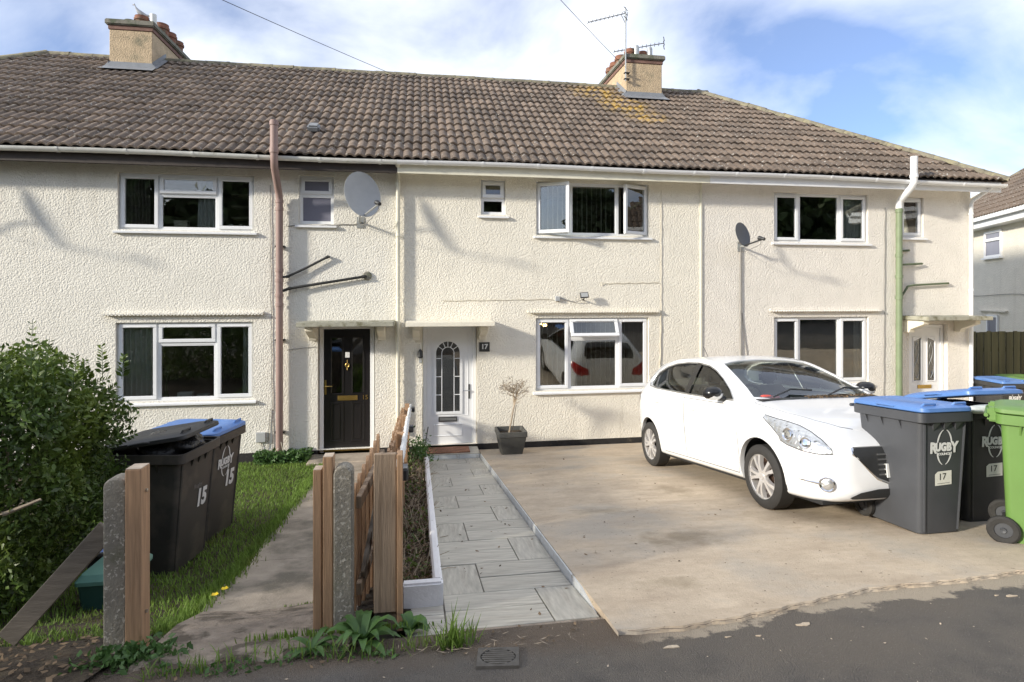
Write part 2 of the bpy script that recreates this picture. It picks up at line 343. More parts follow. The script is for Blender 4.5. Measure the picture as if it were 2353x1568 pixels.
mat('grey_wood', (.29, .215, .15), .85, var=.32, scale=4, stretch=(12, 12, .7), rnd=.12, bump=.4, bscale=14, col2=(.21, .15, .10), c2scale=3)
mat('cut_end', (.52, .42, .32), .85, var=.2, scale=20)
mat('weathered', (.17, .145, .115), .9, var=.3, scale=5, stretch=(1, 1, 6), bump=.4, bscale=16)
mat('fence_dark', (.062, .060, .032), .9, var=.35, scale=3, stretch=(9, 9, .5), rnd=.35)
mat('post_concrete', (.26, .235, .19), .95, var=.25, scale=8, bump=1, bscale=70, bdist=.008, speck=(.50, .46, .39), spscale=52, splo=.58, sphi=.64, col2=(.17, .16, .11), c2scale=4, c2lo=.55, c2hi=.7)
mat('bin_grey', (.058, .061, .068), .5, var=.14, scale=4, obj=True, speck=(.16, .16, .17), spscale=20, splo=.74, sphi=.84)
mat('bin_black', (.036, .036, .036), .5, var=.2, scale=4, obj=True)
mat('bin_brown', (.052, .048, .043), .55, var=.2, scale=4, obj=True, col2=(.085, .075, .062), c2scale=3)
mat('bin_green', (.125, .235, .055), .45, var=.08, scale=3, obj=True)
mat('lid_blue', (.10, .215, .50), .4, var=.08, scale=6, obj=True, col2=(.18, .30, .58), c2scale=5, c2lo=.6, c2hi=.75)
mat('print_white', (.70, .70, .68), .6, var=.06)
mat('sticker', (.72, .71, .64), .6, var=.05)
mat('bag_black', (.02, .02, .021), .2, var=.2, bump=.8, bscale=14, bdist=.03)
mat('clear_plastic', (.55, .58, .56), .2, var=.2, scale=20)
mat('green_box', (.028, .085, .07), .5, var=.1)
mat('green_lid', (.12, .26, .21), .5, var=.12)
mat('blue_plastic', (.10, .22, .60), .4, var=.1)
mat('grey_pot', (.075, .075, .068), .7, var=.2, scale=9, bump=.3, bscale=50)
mat('mat_coir', (.24, .115, .07), .95, var=.4, scale=40, bump=1, bscale=160, bdist=.01)
mat('car_white', (.79, .795, .80), .25, var=.01, coat=.7, spec=.5)
mat('car_dark', (.02, .021, .022), .45, var=.1)
mat('car_seat', (.035, .036, .042), .85, var=.2, scale=20)
mat('tyre', (.03, .028, .026), .8, var=.2, scale=14, bump=.3, bscale=60, obj=True)
mat('alloy', (.74, .72, .70), .32, .55, var=.06, obj=True)
mat('rotor', (.12, .07, .05), .5, .6, var=.3, obj=True)
mat('lamp_red', (.42, .015, .015), .15, var=.2, coat=.5)
mat('lamp_clear', (.62, .63, .63), .10, .75, var=.28, scale=26, bump=.6, bscale=30, bdist=.02, coat=1)
mat('red_cloth', (.62, .08, .06), .7, var=.1)
mat('pigeon', (.34, .35, .37), .7, var=.3, scale=14)
glass('window_glass', (.87, .90, .88), .105)
glass('door_glass', (.55, .57, .55), .12, .02)
glass('car_glass', (.74, .87, .81), .09)
glass('car_glass_side', (.40, .43, .40), .05)
glass('car_glass_rear', (.26, .29, .28), .06)
# ================================================================ ground
def sheet(name, xs, ys, zf, m, jag=None):
    b = MB(); nx = len(xs); vs = [(x, y, zf(x, y)) for y in ys for x in xs]; fs = []
    for j in range(len(ys)-1):
        for i in range(nx-1): fs.append((j*nx+i, j*nx+i+1, (j+1)*nx+i+1, (j+1)*nx+i))
    b.add(vs, fs); return b.build(name, None, None, kind='structure', fixn=False)
def setm(o, m): o.data.materials.append(MATS[m]); return o
G0 = lambda x, y: float(np.interp(y, [-400, -7.7, -6.9, -4.9, 0, 40, 400], [.80, .80, .70, .26, -.14, -.14, -.1]))
setm(sheet('ground', [-400, -60, -12, -6, 0, 6, 18, 60, 400], [-400, -60, -7.7, -6.9, -5.8, -4.9, -3, 0, 8, 40, 400], G0, 'ground_far'), 'ground_far')
def road_z(x, y): return gr(y) - .022 if y > -7.7 else 1.002
ys = [-60, -30, -12, -9, -7.8, -7.5, -7.2, -6.9, -6.80]
setm(sheet('road', [-60, -20, -8, -4, -2, -1, 0, 1, 2, 3, 4, 6, 9, 20, 60], ys, road_z, 'asphalt'), 'asphalt')
setm(sheet('road', [1.04, 2, 3, 4, 6, 9, 20, 60], [-6.80, -6.55], road_z, 'asphalt'), 'asphalt')
# concrete drive with a ragged street edge
def edge_y(x):
    base = np.interp(x, [.9, 1.0, 1.3, 1.7, 2.66, 3.8, 6, 12, 30], [-6.99, -7.03, -7.05, -6.98, -6.80, -6.74, -6.72, -6.7, -6.7])
    return base - .012*math.sin(x*4.3) - .005*math.sin(x*23+1) - .004*math.sin(x*51+2)
def slab_top(x, y, up=.0): return gr(y) + up
b = MB(); xs = list(np.arange(1.0, 6.0, .025)) + list(np.arange(6, 30.1, .5)); vs = []; cols = []
for x in xs:
    e = edge_y(x)
    cols.append([(x, e, gr(e) - .045), (x, e + .03, gr(e) - .003)] + [(x, y, gr(y)) for y in np.linspace(e + .05, -.016, 14)])
nr = len(cols[0]); fs = []
for i in range(len(xs)-1):
    for j in range(nr-1): fs.append((i*nr+j, (i+1)*nr+j, (i+1)*nr+j+1, i*nr+j+1))
b.add([v for c in cols for v in c], fs)
b.add([(1.0, e_, z_) for e_ in np.linspace(edge_y(1.0), -.016, 12) for z_ in (gr(e_), gr(e_) - .16)], [(2*i, 2*i+1, 2*i+3, 2*i+2) for i in range(11)])
drive = b.build('driveway', 'concrete_drive', kind='structure', fixn=True)
# thin feathered concrete spilt over the tarmac edge, with a crack along the old edge
fl = MB()
def blob(cx, cy, rx, ry, k, n=40):
    pts = []
    for a in np.linspace(0, 2*PI, n+1)[:-1]:
        q = 1 + .22*math.sin(3*a+k) + .12*math.sin(7*a+k*2) + .09*math.sin(13*a+k*3) + rs.uniform(-.09, .09); pts.append((cx + rx*q*math.cos(a), cy + ry*q*math.sin(a)))
    fl.loft([[(p, q, gr(q) - .024) for p, q in pts], [(p, q, gr(q) - .0185) for p, q in pts]])
rs = random.Random(4)
for k in range(6): x = rs.uniform(1.1, 3.6); r0 = rs.uniform(.006, .03); blob(x, edge_y(x) - rs.uniform(.10, .24), r0*1.8, r0*.7, k, 9)
fl.build('concrete_flakes', 'concrete_drive', drive, kind='stuff')
b = MB(); pts = [(x, edge_y(x) + .004*math.sin(x*37) + .004, gr(edge_y(x)) + .001) for x in np.arange(1.05, 6, .03)]; b.loft([[(x, y - .002 - .002*math.sin(x*61), z), (x, y + .002 + .002*math.sin(x*83), z)] for x, y, z in pts], caps=False, ring_closed=False); b.build('edge_crack', 'gravelly_edge', drive, fixn=False)
# kerb of pale tiles down the side of the drive
km = None
y = -6.66; k = 0
while y < -.50:
    y1 = min(y + .296, -.45); b = MB(); h0 = .078 if k else .035
    b.add([(.988, y, gr(y)-.085), (.988, y1, gr(y1)-.085), (.988, y1, gr(y1)-.007), (.988, y, gr(y)-.085+h0), (1.001, y, gr(y)-.085), (1.001, y1, gr(y1)-.085), (1.001, y1, gr(y1)-.007), (1.001, y, gr(y)-.085+h0)],
          [(0,1,2,3),(3,2,6,7),(0,3,7,4),(1,5,6,2)])
    b.build('kerb_tile', 'kerb_white', drive); y = y1 + .004; k += 1
# tiled path, basket weave of 600 x 290 planks, every plank its own piece
pz = lambda y: -.133*y - float(np.interp(y, [-6.85, -6.0], [.022, .072]))
b = MB(); b.add([(.10, -6.85, pz(-6.85)-.02), (.995, -6.84, pz(-6.84)-.02), (.995, -6.0, pz(-6.0)-.014), (.10, -6.0, pz(-6.0)-.014), (.995, -.40, pz(-.4)-.014), (.10, -.40, pz(-.4)-.014)], [(0,1,2,3), (3,2,4,5)])
b.add([(-.07, -6.85, pz(-6.85)-.022), (.0995, -6.85, pz(-6.85)-.022), (.0995, -6.2, pz(-6.2)-.022), (-.07, -6.2, pz(-6.2)-.022)], [(0,1,2,3)])
path = b.build('tiled_path', 'grout', kind='structure', fixn=False)
tilt = math.atan(.133)
def path_tile(x0, x1, y0, y1, vert=False):
    cx, cy = (x0+x1)/2, (y0+y1)/2; w, l = (x1-x0)/2-.0035, (y1-y0)/2-.0035
    if vert: w, l = l, w
    b = MB(); b.box(-w, w, -l, l, -.012, 0)
    o = b.build('path_tile', 'porcelain', path, bev=.002); dz = rs.uniform(-.0015, .0015)
    o.matrix_basis = Matrix.Translation((cx, cy, pz(cy)+dz)) @ Matrix.Rotation(math.atan((pz(y1)-pz(y0))/(y1-y0)), 4, 'X') @ Matrix.Rotation(R(90) if vert else 0, 4, 'Z')
y = -6.757; k = 0
while y < -.44:
    h = .2915; y2 = min(y + 2*h, -.432); ym = min(y + h, -.432)
    if k % 2 == 0:
        path_tile(.148, .735, y, ym); path_tile(.735, .988, y, y2, True)
        if y2 > ym + .02: path_tile(.148, .735, ym, y2)
    else:
        path_tile(.148, .41, y, y2, True); path_tile(.41, .988, y, ym)
        if y2 > ym + .02: path_tile(.41, .988, ym, y2)
    y = y2; k += 1
path_tile(-.05, .146, -6.80, -6.50); path_tile(-.05, .146, -6.50, -6.31)
b = MB(); xs2 = np.linspace(-.06, 1.01, 24)
vs = [(x, yy, gr(yy) - (.030 if i else .034) + (.006*math.sin(x*40) if i == 0 else 0)) for x in xs2 for i, yy in enumerate((-6.93-.05*math.sin(x*6)-.02*math.sin(x*31), -6.76))]
b.add(vs, [(2*i, 2*i+2, 2*i+3, 2*i+1) for i in range(23)]); 
b.build('path_edge', 'rough_slab', kind='structure', fixn=False)
# doorstep of number 17
b = MB(); b.box(-.02, .985, -.425, .02, -.25, .052); st = b.build('doorstep', 'grout', kind='structure')
for i in range(3): MB().box(-.018+i*.335, .313+i*.335, -.437, -.426, -.075+.0, .050).build('step_tile', 'kerb_white', st)
for i in range(2): MB().box(-.018+i*.502, .480+i*.502, -.437, -.005, .054, .064).build('step_tile', 'porcelain', st)
# left garden: lawn, soil, concrete path, step, entrance slab
ly = list(np.linspace(-6.55, 0, 24))
setm(sheet('lawn', [-14, -9, -6, -4, -3, -2, -1.38], ly, lambda x, y: gl(y) - .004 + .015*math.sin(x*3+y*2), 'soil'), 'soil')
setm(sheet('hedge_soil', [-14, -8, -4, -3, -2, -1.45], [-7.05, -6.8, -6.5, -6.2, -5.9], lambda x, y: gl(y) + .012 + .02*math.sin(x*7+y*9), 'soil'), 'soil')
fence_soil = setm(sheet('flower_bed_soil', [-.36, -.2, .12], list(np.linspace(-6.40, -.02, 20)), lambda x, y: gl(y)*.5+pz(y)*.5 + .02 + .015*math.sin(y*17+x*9), 'soil'), 'soil')
b = MB()
for y0, y1 in ((-5.93, -4.72), (-4.715, -3.47), (-3.465, -2.2), (-2.195, -.50)):
    n = 6; yy = np.linspace(y0, y1, n)
    pl = MB(); pl.loft([[(-1.40+.02*math.sin(q*5), q, gl(q)-.06), (-.30, q, gl(q)-.06), (-.30, q, gl(q)+.018), (-1.40+.02*math.sin(q*5), q, gl(q)+.018)] for q in yy])
    if y0 == -5.93: conc = pl.build('concrete_path', 'concrete_path', kind='structure')
    else: pl.build('path_slab', 'concrete_path', conc)
b = MB(); xs2 = np.linspace(-1.33, -.34, 14)
b.loft([[(x, -6.93-.03*math.sin(x*7)-.02*math.sin(x*17), gr(-6.93)-.06), (x, -6.88-.03*math.sin(x*7)-.02*math.sin(x*17), gr(-6.88)-.008+.008*math.sin(x*13)), (x, -6.35, gl(-6.35)+.055+.012*math.sin(x*9)), (x, -5.97+.02*math.sin(x*8), gl(-5.97)+.042), (x, -5.95, gl(-5.95)-.05)] for x in xs2], ring_closed=False)
b.build('entrance_slab', 'rough_slab', kind='structure', smooth=True)
MB().box(-1.72, -.62, -.50, .0, -.25, .035).build('stone_step', 'concrete_path', kind='structure', bev=.015)

# ================================================================ terrace
TH = R(34.5); EY, EZ = -.40, 4.80; U = Vector((0, math.cos(TH), math.sin(TH))); NN = Vector((0, -math.sin(TH), math.cos(TH)))
RY = 3.80; RZ = EZ + (RY-EY)*math.tan(TH)
HR, HL = 11.12, -11.95                           # plan corners of the eaves; hips run at 45 degrees
def hip_r(y): return HR - (y - EY)
def hip_l(y): return HL + (y - EY)
def house(label, x0, x1): return thing('terraced_house', label, 'house', ((x0+x1)/2, 0, 0))
h13 = house('cream terraced house cut off by the left picture edge', -11.5, -5.66)
h15 = house('cream terraced house with black front door 15 and pinkish soil pipe', -5.66, -.34)
h17 = house('cream terraced house with white arched glass front door and number 17 plaque', -.34, 5.055)
h19 = house('cream end terrace house with green soil pipe and white door beyond the bins', 5.055, 10.74)
HS = [(h13, -11.5, -5.66), (h15, -5.66, -.34), (h17, -.34, 5.055), (h19, 5.055, 10.74)]

def wall_open(parent, m, x0, x1, z0, z1, holes, name='wall', depth=.30):
    xs = sorted({x0, x1, *[h[0] for h in holes], *[h[1] for h in holes]}); zs = [q for q in sorted({z0, z1, *[h[2] for h in holes], *[h[3] for h in holes]}) if q >= z0]; b = MB()
    for i in range(len(xs)-1):
        for j in range(len(zs)-1):
            cx, cz = (xs[i]+xs[i+1])/2, (zs[j]+zs[j+1])/2
            if any(h[0] < cx < h[1] and h[2] < cz < h[3] for h in holes): continue
            b.add([(xs[i],0,zs[j]),(xs[i+1],0,zs[j]),(xs[i+1],0,zs[j+1]),(xs[i],0,zs[j+1])], [(0,1,2,3)])
    for a, c, z, t in [(h[0], h[1], max(h[2], z0), h[3]) for h in holes]:
        b.add([(a,0,z),(a,depth,z),(a,depth,t),(a,0,t)], [(0,1,2,3)]); b.add([(c,0,z),(c,0,t),(c,depth,t),(c,depth,z)], [(0,1,2,3)])
        b.add([(a,0,t),(a,depth,t),(c,depth,t),(c,0,t)], [(0,1,2,3)]); b.add([(a,0,z),(c,0,z),(c,depth,z),(a,depth,z)], [(0,1,2,3)])
    return b.build(name, m, parent, fixn=False)
def room(parent, x0, x1, z0, z1, d=2.6, m='room'):
    e = .35; b = MB(); b.box(x0-e, x1+e, .302, d, z0-.7, z1+.12)
    b.f.pop(2)                                    # open on the window side
    b.f = [tuple(reversed(f)) for f in b.f]; return b.build('room_interior', m, parent, fixn=False)

FY = .055                                         # window plane
def ring(b, x0, x1, z0, z1, t, y0, y1, M=None):
    b.box(x0, x1, y0, y1, z0, z0+t, M); b.box(x0, x1, y0, y1, z1-t, z1, M); b.box(x0, x0+t, y0, y1, z0+t, z1-t, M); b.box(x1-t, x1, y0, y1, z0+t, z1-t, M)
def window(parent, x0, x1, z0, z1, cells, sill=True, g='window_glass', rm='room', d=2.6, curtain=None):
    """cells: (x0,x1,z0,z1, kind, angle, glass) in metres"""
    b = MB(); t = .042; ring(b, x0, x1, z0, z1, t, FY, FY+.07)
    xsplit = sorted({c[0] for c in cells if c[0] > x0+.01}); zs = sorted({(c[2], c[0], c[1]) for c in cells if c[2] > z0+.01})
    for x in xsplit: b.box(x-.027, x+.027, FY, FY+.07, z0+t, z1-t)
    for z, a, c in zs:
        a2 = a + (.027 if a > x0+.01 else t); c2 = c - (.027 if c < x1-.01 else t); b.box(a2, c2, FY, FY+.07, z-.027, z+.027)
    w = b.build('window', 'upvc', parent, bev=.004)
    for c in cells:
        a, e, q, s, kind, ang, gm = (list(c) + [0, None])[:7] if len(c) < 7 else c
        gm = gm or g
        ia = a + (.012 if a > x0+.01 else .028); ie = e - (.012 if e < x1-.01 else .028); iq = q + (.012 if q > z0+.01 else .028); is_ = s - (.012 if s < z1-.01 else .028)
        if kind == 'fix':
            ia, ie, iq, is_ = a + (.027 if a > x0+.01 else t), e - (.027 if e < x1-.01 else t), q + (.027 if q > z0+.01 else t), s - (.027 if s < z1-.01 else t)
            p = MB(); p.box(ia, ie, FY+.022, FY+.030, iq, is_); p.build('pane', gm, w)
            bd = MB(); ring(bd, ia, ie, iq, is_, .014, FY+.006, FY+.021); bd.build('glazing_bead', 'upvc', w)
            continue
        W_, H_ = ie-ia, is_-iq
        if kind == 'L': M = Matrix.Translation((ia, FY, iq)) @ Matrix.Rotation(-ang, 4, 'Z'); bx = (0, W_, 0, H_)
        elif kind == 'R': M = Matrix.Translation((ie, FY, iq)) @ Matrix.Rotation(ang, 4, 'Z'); bx = (-W_, 0, 0, H_)
        else: M = Matrix.Translation((ia, FY, is_)) @ Matrix.Rotation(-ang, 4, 'X'); bx = (0, W_, -H_, 0)
        sb = MB(); ring(sb, bx[0], bx[1], bx[2], bx[3], .058, -.022, .03); sb.build('sash', 'upvc', w, bev=.007, seg=2, M=M)
        p = MB(); p.box(bx[0]+.056, bx[1]-.056, .000, .008, bx[2]+.056, bx[3]-.056); p.build('pane', gm, w, M=M)
        v = MB(); v.box(bx[0]+.09, bx[1]-.09, -.034, -.0225, bx[3]-.05, bx[3]-.034); v.build('trickle_vent', 'upvc', w, M=M, bev=.003)
    if sill:
        s = MB(); s.add([(x0-.05, -.055, z0-.06), (x1+.05, -.055, z0-.06), (x1+.05, -.055, z0-.03), (x0-.05, -.055, z0-.03), (x0-.05, FY+.02, z0-.06), (x1+.05, FY+.02, z0-.06), (x1+.05, FY+.02, z0-.002), (x0-.05, FY+.02, z0-.002)],
                       [(0,1,2,3),(3,2,6,7),(0,4,5,1),(0,3,7,4),(1,5,6,2)]); s.build('sill', 'upvc', w, bev=.003)
    room(parent, x0, x1, z0, z1, d, rm); return w
def drip(parent, x0, x1, z, m):
    """corrugated clay-tile drip course above a ground floor window"""
    n = int((x1-x0)/.012); b = MB(); b.box(x0, x1, -.045, .0, z+.012, z+.042)
    vs = []; 
    for i in range(n+1):
        x = x0 + (x1-x0)*i/n; k = .009*math.sin(2*PI*(x-x0)/.052); vs += [(x, -.075, z+k-.004), (x, -.075, z+k+.011), (x, .0, z+.016+k), (x, .0, z+k)]
    fs = []
    for i in range(n): 
        for a, c in ((0,1),(1,2),(3,0)): fs.append((4*i+a, 4*i+4+a, 4*i+4+c, 4*i+c))
    b.add(vs, fs); b.build('drip_course', m, parent)
W15 = [(-4.61, -2.61, 3.655, 4.54), (-4.64, -2.62, .965, 2.205), (-1.925, -1.375, 3.79, 4.58), (-1.63, -.72, .02, 2.15)]
W17 = [(2.01, 4.06, 3.675, 4.60), (2.00, 4.06, .97, 2.235), (1.045, 1.47, 4.005, 4.60), (.06, .98, .03, 2.15)]
W19 = [(6.51, 8.47, 3.625, 4.54), (6.51, 8.48, .97, 2.22), (9.20, 9.68, 3.755, 4.52), (9.36, 10.22, .0, 2.06)]
wall_open(h13, 'wall15', -11.5, -5.66, .10, 4.72, []); wall_open(h15, 'wall15', -5.66, -.34, .10, 4.72, W15)
wall_open(h17, 'wall17', -.34, 5.055, .10, 4.72, W17); wall_open(h19, 'wall19', 5.055, 10.74, .10, 4.72, W19)
b = MB(); b.add([(10.74, 0, .1), (10.74, 8, .1), (10.74, 8, 4.72), (10.74, 0, 4.72)], [(0,1,2,3)]); b.build('side_wall', 'wall19', h19, fixn=False)
b = MB(); b.box(-11.5, 10.73, 7.9, 8, -.2, 4.7); b.build('rear_wall', 'wall17', h17)
for h, a, c, ho in ((h13, -11.5, -5.66, []), (h15, -5.66, -.34, [(-1.63, -.72)]), (h17, -.34, 5.055, [(.06, .98)]), (h19, 5.055, 10.74, [(9.36, 10.22)])):
    b = MB(); x = a
    for q in ho + [(c, c)]:
        if q[0] > x: b.box(x, q[0], .006, .3, -.3, .0995)
        x = q[1]
    if h is h19: b.box(10.44, 10.732, .3, 8, -.3, .0995)
    b.build('plinth', 'plinth', h)
O = R(0)
window(h15, *W15[0], [(-4.61, -4.03, 3.655, 4.54, 'L', 0), (-4.03, -3.17, 4.22, 4.54, 'T', R(3)), (-4.03, -3.17, 3.655, 4.22, 'fix'), (-3.17, -2.61, 3.655, 4.54, 'R', 0)])
window(h15, *W15[1], [(-4.64, -4.05, .965, 2.205, 'L', 0), (-4.05, -3.19, 1.87, 2.205, 'T', 0), (-4.05, -3.19, .965, 1.87, 'fix'), (-3.19, -2.62, .965, 2.205, 'R', 0)])
window(h15, *W15[2], [(-1.925, -1.375, 4.27, 4.58, 'T', 0, 'frosted'), (-1.925, -1.375, 3.79, 4.27, 'fix', 0, 'frosted')], d=1.2)
window(h17, *W17[0], [(2.01, 2.63, 3.675, 4.60, 'L', R(31)), (2.63, 3.49, 3.675, 4.60, 'fix'), (3.49, 4.06, 3.675, 4.60, 'R', R(24))])
window(h17, *W17[1], [(2.0, 2.6, .97, 2.235, 'L', 0), (2.6, 3.5, 1.87, 2.235, 'T', R(24)), (2.6, 3.5, .97, 1.87, 'fix'), (3.5, 4.06, .97, 2.235, 'R', 0)])
window(h17, *W17[2], [(1.045, 1.47, 4.285, 4.60, 'T', R(6)), (1.045, 1.47, 4.005, 4.285, 'fix')], d=1.2)
window(h19, *W19[0], [(6.51, 7.04, 3.625, 4.54, 'L', 0), (7.04, 7.90, 3.625, 4.54, 'fix'), (7.90, 8.47, 3.625, 4.54, 'R', 0)])
window(h19, *W19[1], [(6.51, 7.04, .97, 2.22, 'L', 0), (7.04, 7.90, .97, 2.22, 'fix'), (7.90, 8.48, .97, 2.22, 'R', 0)])
window(h19, *W19[2], [(9.20, 9.68, 3.755, 4.52, 'L', 0)], d=1.2)
drip(h15, -4.80, -2.46, 2.325, 'wall15'); drip(h17, 1.855, 4.245, 2.33, 'wall17'); drip(h19, 6.41, 8.70, 2.33, 'wall19')

# doors -----------------------------------------------------------------
def door_frame(parent, x0, x1, z0, z1, y0=.08, m='upvc', t=.065):
    b = MB(); b.box(x0, x0+t, y0, y0+.075, z0, z1-t); b.box(x1-t, x1, y0, y0+.075, z0, z1-t); b.box(x0, x1, y0, y0+.075, z1-t, z1)
    b.build('door_frame', m, parent, bev=.004)
# number 15, black composite door
door_frame(h15, -1.615, -.735, .035, 2.135)
LX0, LX1, LZ0, LZ1, DY = -1.545, -.805, .085, 2.065, .10
b = MB(); gx = [(-1.425, -1.255), (-1.09, -.92)]
for a, c in ((LX0, gx[0][0]), (gx[0][1], gx[1][0]), (gx[1][1], LX1)): b.box(a, c, DY, DY+.045, 1.005, 1.925)
b.box(LX0, LX1, DY, DY+.045, 1.925, LZ1); b.box(LX0, LX1, DY, DY+.045, LZ0, 1.005)
d15 = b.build('door', 'door_black', h15)
for a, c in gx:
    q = MB(); ring(q, a-.02, c+.02, .985, 1.945, .024, DY-.012, DY-.001); q.build('glass_moulding', 'door_black', d15, bev=.006)
    MB().box(a, c, DY+.012, DY+.02, 1.005, 1.925).build('glass_panel', 'door_glass', d15)
    q = MB(); ring(q, a-.02, c+.02, .20, .86, .03, DY-.010, DY-.001); q.box(a+.035, c-.035, DY-.009, DY-.001, .25, .80); q.build('raised_panel', 'door_black', d15, bev=.008)
MB().box(LX0-.005, LX1+.005, DY-.03, DY+.04, .055, .083).build('threshold', 'brass', d15)
q = MB(); q.box(-1.325, -1.01, DY-.012, DY-.001, .885, .965); q.box(-1.305, -1.03, DY-.02, DY-.0125, .905, .948); q.build('letterbox', 'brass', d15, bev=.003)
q = MB(); q.box(LX0+.01, LX0+.04, DY-.012, DY-.001, .99, 1.23); q.tube([(LX0+.025, DY-.012, 1.13), (LX0+.025, DY-.05, 1.13), (LX0+.045, DY-.055, 1.13), (LX0+.14, DY-.055, 1.13)], .009); q.build('handle', 'brass', d15, smooth=True)
q = MB(); q.lathe([(.0, -.005), (.03, -.004), (.036, 0), (.03, .006), (.02, .012)], 14, Matrix.Translation((-1.172, DY-.004, 1.47)) @ Matrix.Rotation(R(90), 4, 'X'))
q.tube([(-1.172+.028*math.sin(a), DY-.02, 1.468-.034*math.cos(a)) for a in np.linspace(0, 2*PI, 13)], .006, 6); q.tube([(-1.172, DY-.01, 1.56), (-1.172, DY-.01, 1.39)], [.003, .008], 6); q.build('knocker', 'brass', d15, smooth=True)
MB().box(-1.205, -1.135, DY-.006, DY-.001, 1.595, 1.685).build('notice', 'paper', d15)
text('house_number', '15', .105, 'brass', d15, face_y(-.885, DY-.006, .925), .003)
# number 17, white panel door with arched leaded glass
door_frame(h17, .07, .972, .065, 2.14)
AX, AR, AZ0, AZT = .492, .205, .645, 1.845; AZ = AZT-AR
def arch(r, z0, n=14): return [(AX-r, z0), (AX+r, z0)] + [(AX+r*math.cos(a), AZ+r*math.sin(a)) for a in np.linspace(0, PI, n)]
b = MB(); x0, x1, z0, z1 = .138, .905, .075, 2.072
pts = arch(AR, AZ0)[2:]; 
b.box(x0, AX-AR, DY, DY+.05, AZ0, AZ); b.box(AX+AR, x1, DY, DY+.05, AZ0, AZ); b.box(x0, x1, DY, DY+.05, z0, AZ0)
vs = []; 
arc = [(AX+AR*math.cos(a), AZ+AR*math.sin(a)) for a in np.linspace(0, PI, 17)]
top = [(x1 + (x0-x1)*i/16, z1) if 0 < i < 16 else ((x1, AZ) if i == 0 else (x0, AZ)) for i in range(17)]
top[1] = (x1, z1); top[15] = (x0, z1)
for i in range(16):
    a, c, d, e = arc[i], arc[i+1], top[i+1], top[i]
    b.prism([a, c, d, e], DY, DY+.05)
d17 = b.build('door', 'upvc', h17)
MB().prism(arch(AR, AZ0), DY+.014, DY+.022).build('glass_panel', 'door_glass', d17)
q = MB(); q.loft([[(AX+r*cx, y, AZ+r*cz) if k > 0 else (AX+sx*r, y, AZ0-(r-AR)) for k, sx, cx, cz in P_] for r, y, P_ in []]) if False else None
def arch_bead(r, w, yf, yb, zb):
    o = [(AX-r-w, zb-w)] + [(AX+(r+w)*math.cos(a), AZ+(r+w)*math.sin(a)) for a in np.linspace(PI, 0, 17)] + [(AX+r+w, zb-w)]
    i = [(AX-r, zb)] + [(AX+r*math.cos(a), AZ+r*math.sin(a)) for a in np.linspace(PI, 0, 17)] + [(AX+r, zb)]
    m_ = MB(); n = len(o); vs = [(p[0], y, p[1]) for y in (yf, yb) for L_ in (o, i) for p in L_]; fs = []
    for k in range(n):
        k2 = (k+1) % n; fs += [(k, k2, n+k2, n+k), (k, 2*n+k, 2*n+k2, k2), (n+k, n+k2, 3*n+k2, 3*n+k)]
    return m_.add(vs, fs)
arch_bead(AR-.004, .045, DY-.014, DY, AZ0).build('glass_moulding', 'upvc', d17, smooth=False)
q = arch_bead(.098, .012, DY+.004, DY+.012, AZ0-.0); 
for z in (.93, 1.24, 1.55):
    for s in (-1, 1): q.box(AX+s*.155-.052, AX+s*.155+.052, DY+.004, DY+.012, z-.006, z+.006)
for a in (35, 65, 90, 115, 145):
    c_, s_ = math.cos(R(a)), math.sin(R(a)); q.tube([(AX+.105*c_, DY+.008, AZ+.105*s_), (AX+.203*c_, DY+.008, AZ+.203*s_)], .007, 5)
q.build('leading', 'upvc', d17)
q = MB(); ring(q, .21, .84, .565, 2.0, .012, DY-.006, DY-.0005); ring(q, .255, .735, .225, .43, .016, DY-.010, DY-.0005); q.build('raised_panel', 'upvc', d17, bev=.004)
q = MB(); ring(q, .335, .645, .475, .555, .012, DY-.012, DY-.001); q.build('letterbox_surround', 'black_plastic', d17)
MB().box(.349, .631, DY-.010, DY-.001, .489, .541).build('letterbox', 'steel', d17, bev=.003)
q = MB(); q.box(.838, .866, DY-.012, DY-.001, .855, 1.105); q.build('handle_plate', 'black_plastic', d17, bev=.004)
q = MB(); q.tube([(.852, DY-.012, 1.0), (.852, DY-.05, 1.0), (.83, DY-.055, 1.002), (.745, DY-.055, 1.0)], .008); q.build('handle', 'steel', d17, smooth=True)
# number 19, white door with two leaded lights
door_frame(h19, 9.37, 10.21, .01, 2.05)
b = MB(); gx = [(9.55, 9.72), (9.86, 10.03)]; LX0, LX1 = 9.438, 10.142
for a, c in ((LX0, gx[0][0]), (gx[0][1], gx[1][0]), (gx[1][1], LX1)): b.box(a, c, DY, DY+.045, .95, 1.80)
b.box(LX0, LX1, DY, DY+.045, 1.80, 1.98); b.box(LX0, LX1, DY, DY+.045, .02, .95); d19 = b.build('door', 'upvc', h19)
for k, (a, c) in enumerate(gx):
    q = MB(); ring(q, a-.02, c+.02, .93, 1.82, .026, DY-.012, DY-.001); q.build('glass_moulding', 'upvc', d19, bev=.006)
    q = MB(); zl = (1.72, 1.80) if k == 0 else (1.80, 1.72); q.prism([(a, zl[0]), (c, zl[1]), (c, 1.80), (a, 1.80)] if k == 0 else [(a, 1.80), (c, 1.72), (c, 1.801), (a, 1.801)], DY-.004, DY+.004); q.build('corner_fillet', 'upvc', d19)
    MB().box(a, c, DY+.012, DY+.02, .95, 1.80).build('glass_panel', 'door_glass', d19)
    q = MB(); cx = (a+c)/2
    for s in (-1, 1): q.tube([(cx+s*.06*math.sin(t*PI*2)*(1 if t < .5 else .7), DY+.006, 1.0+.7*t) for t in np.linspace(0, 1, 17)], .004, 4)
    q.build('leading', 'galv', d19)
    q = MB(); ring(q, a-.02, c+.02, .15, .70, .02, DY-.010, DY-.001); q.build('raised_panel', 'upvc', d19, bev=.005)
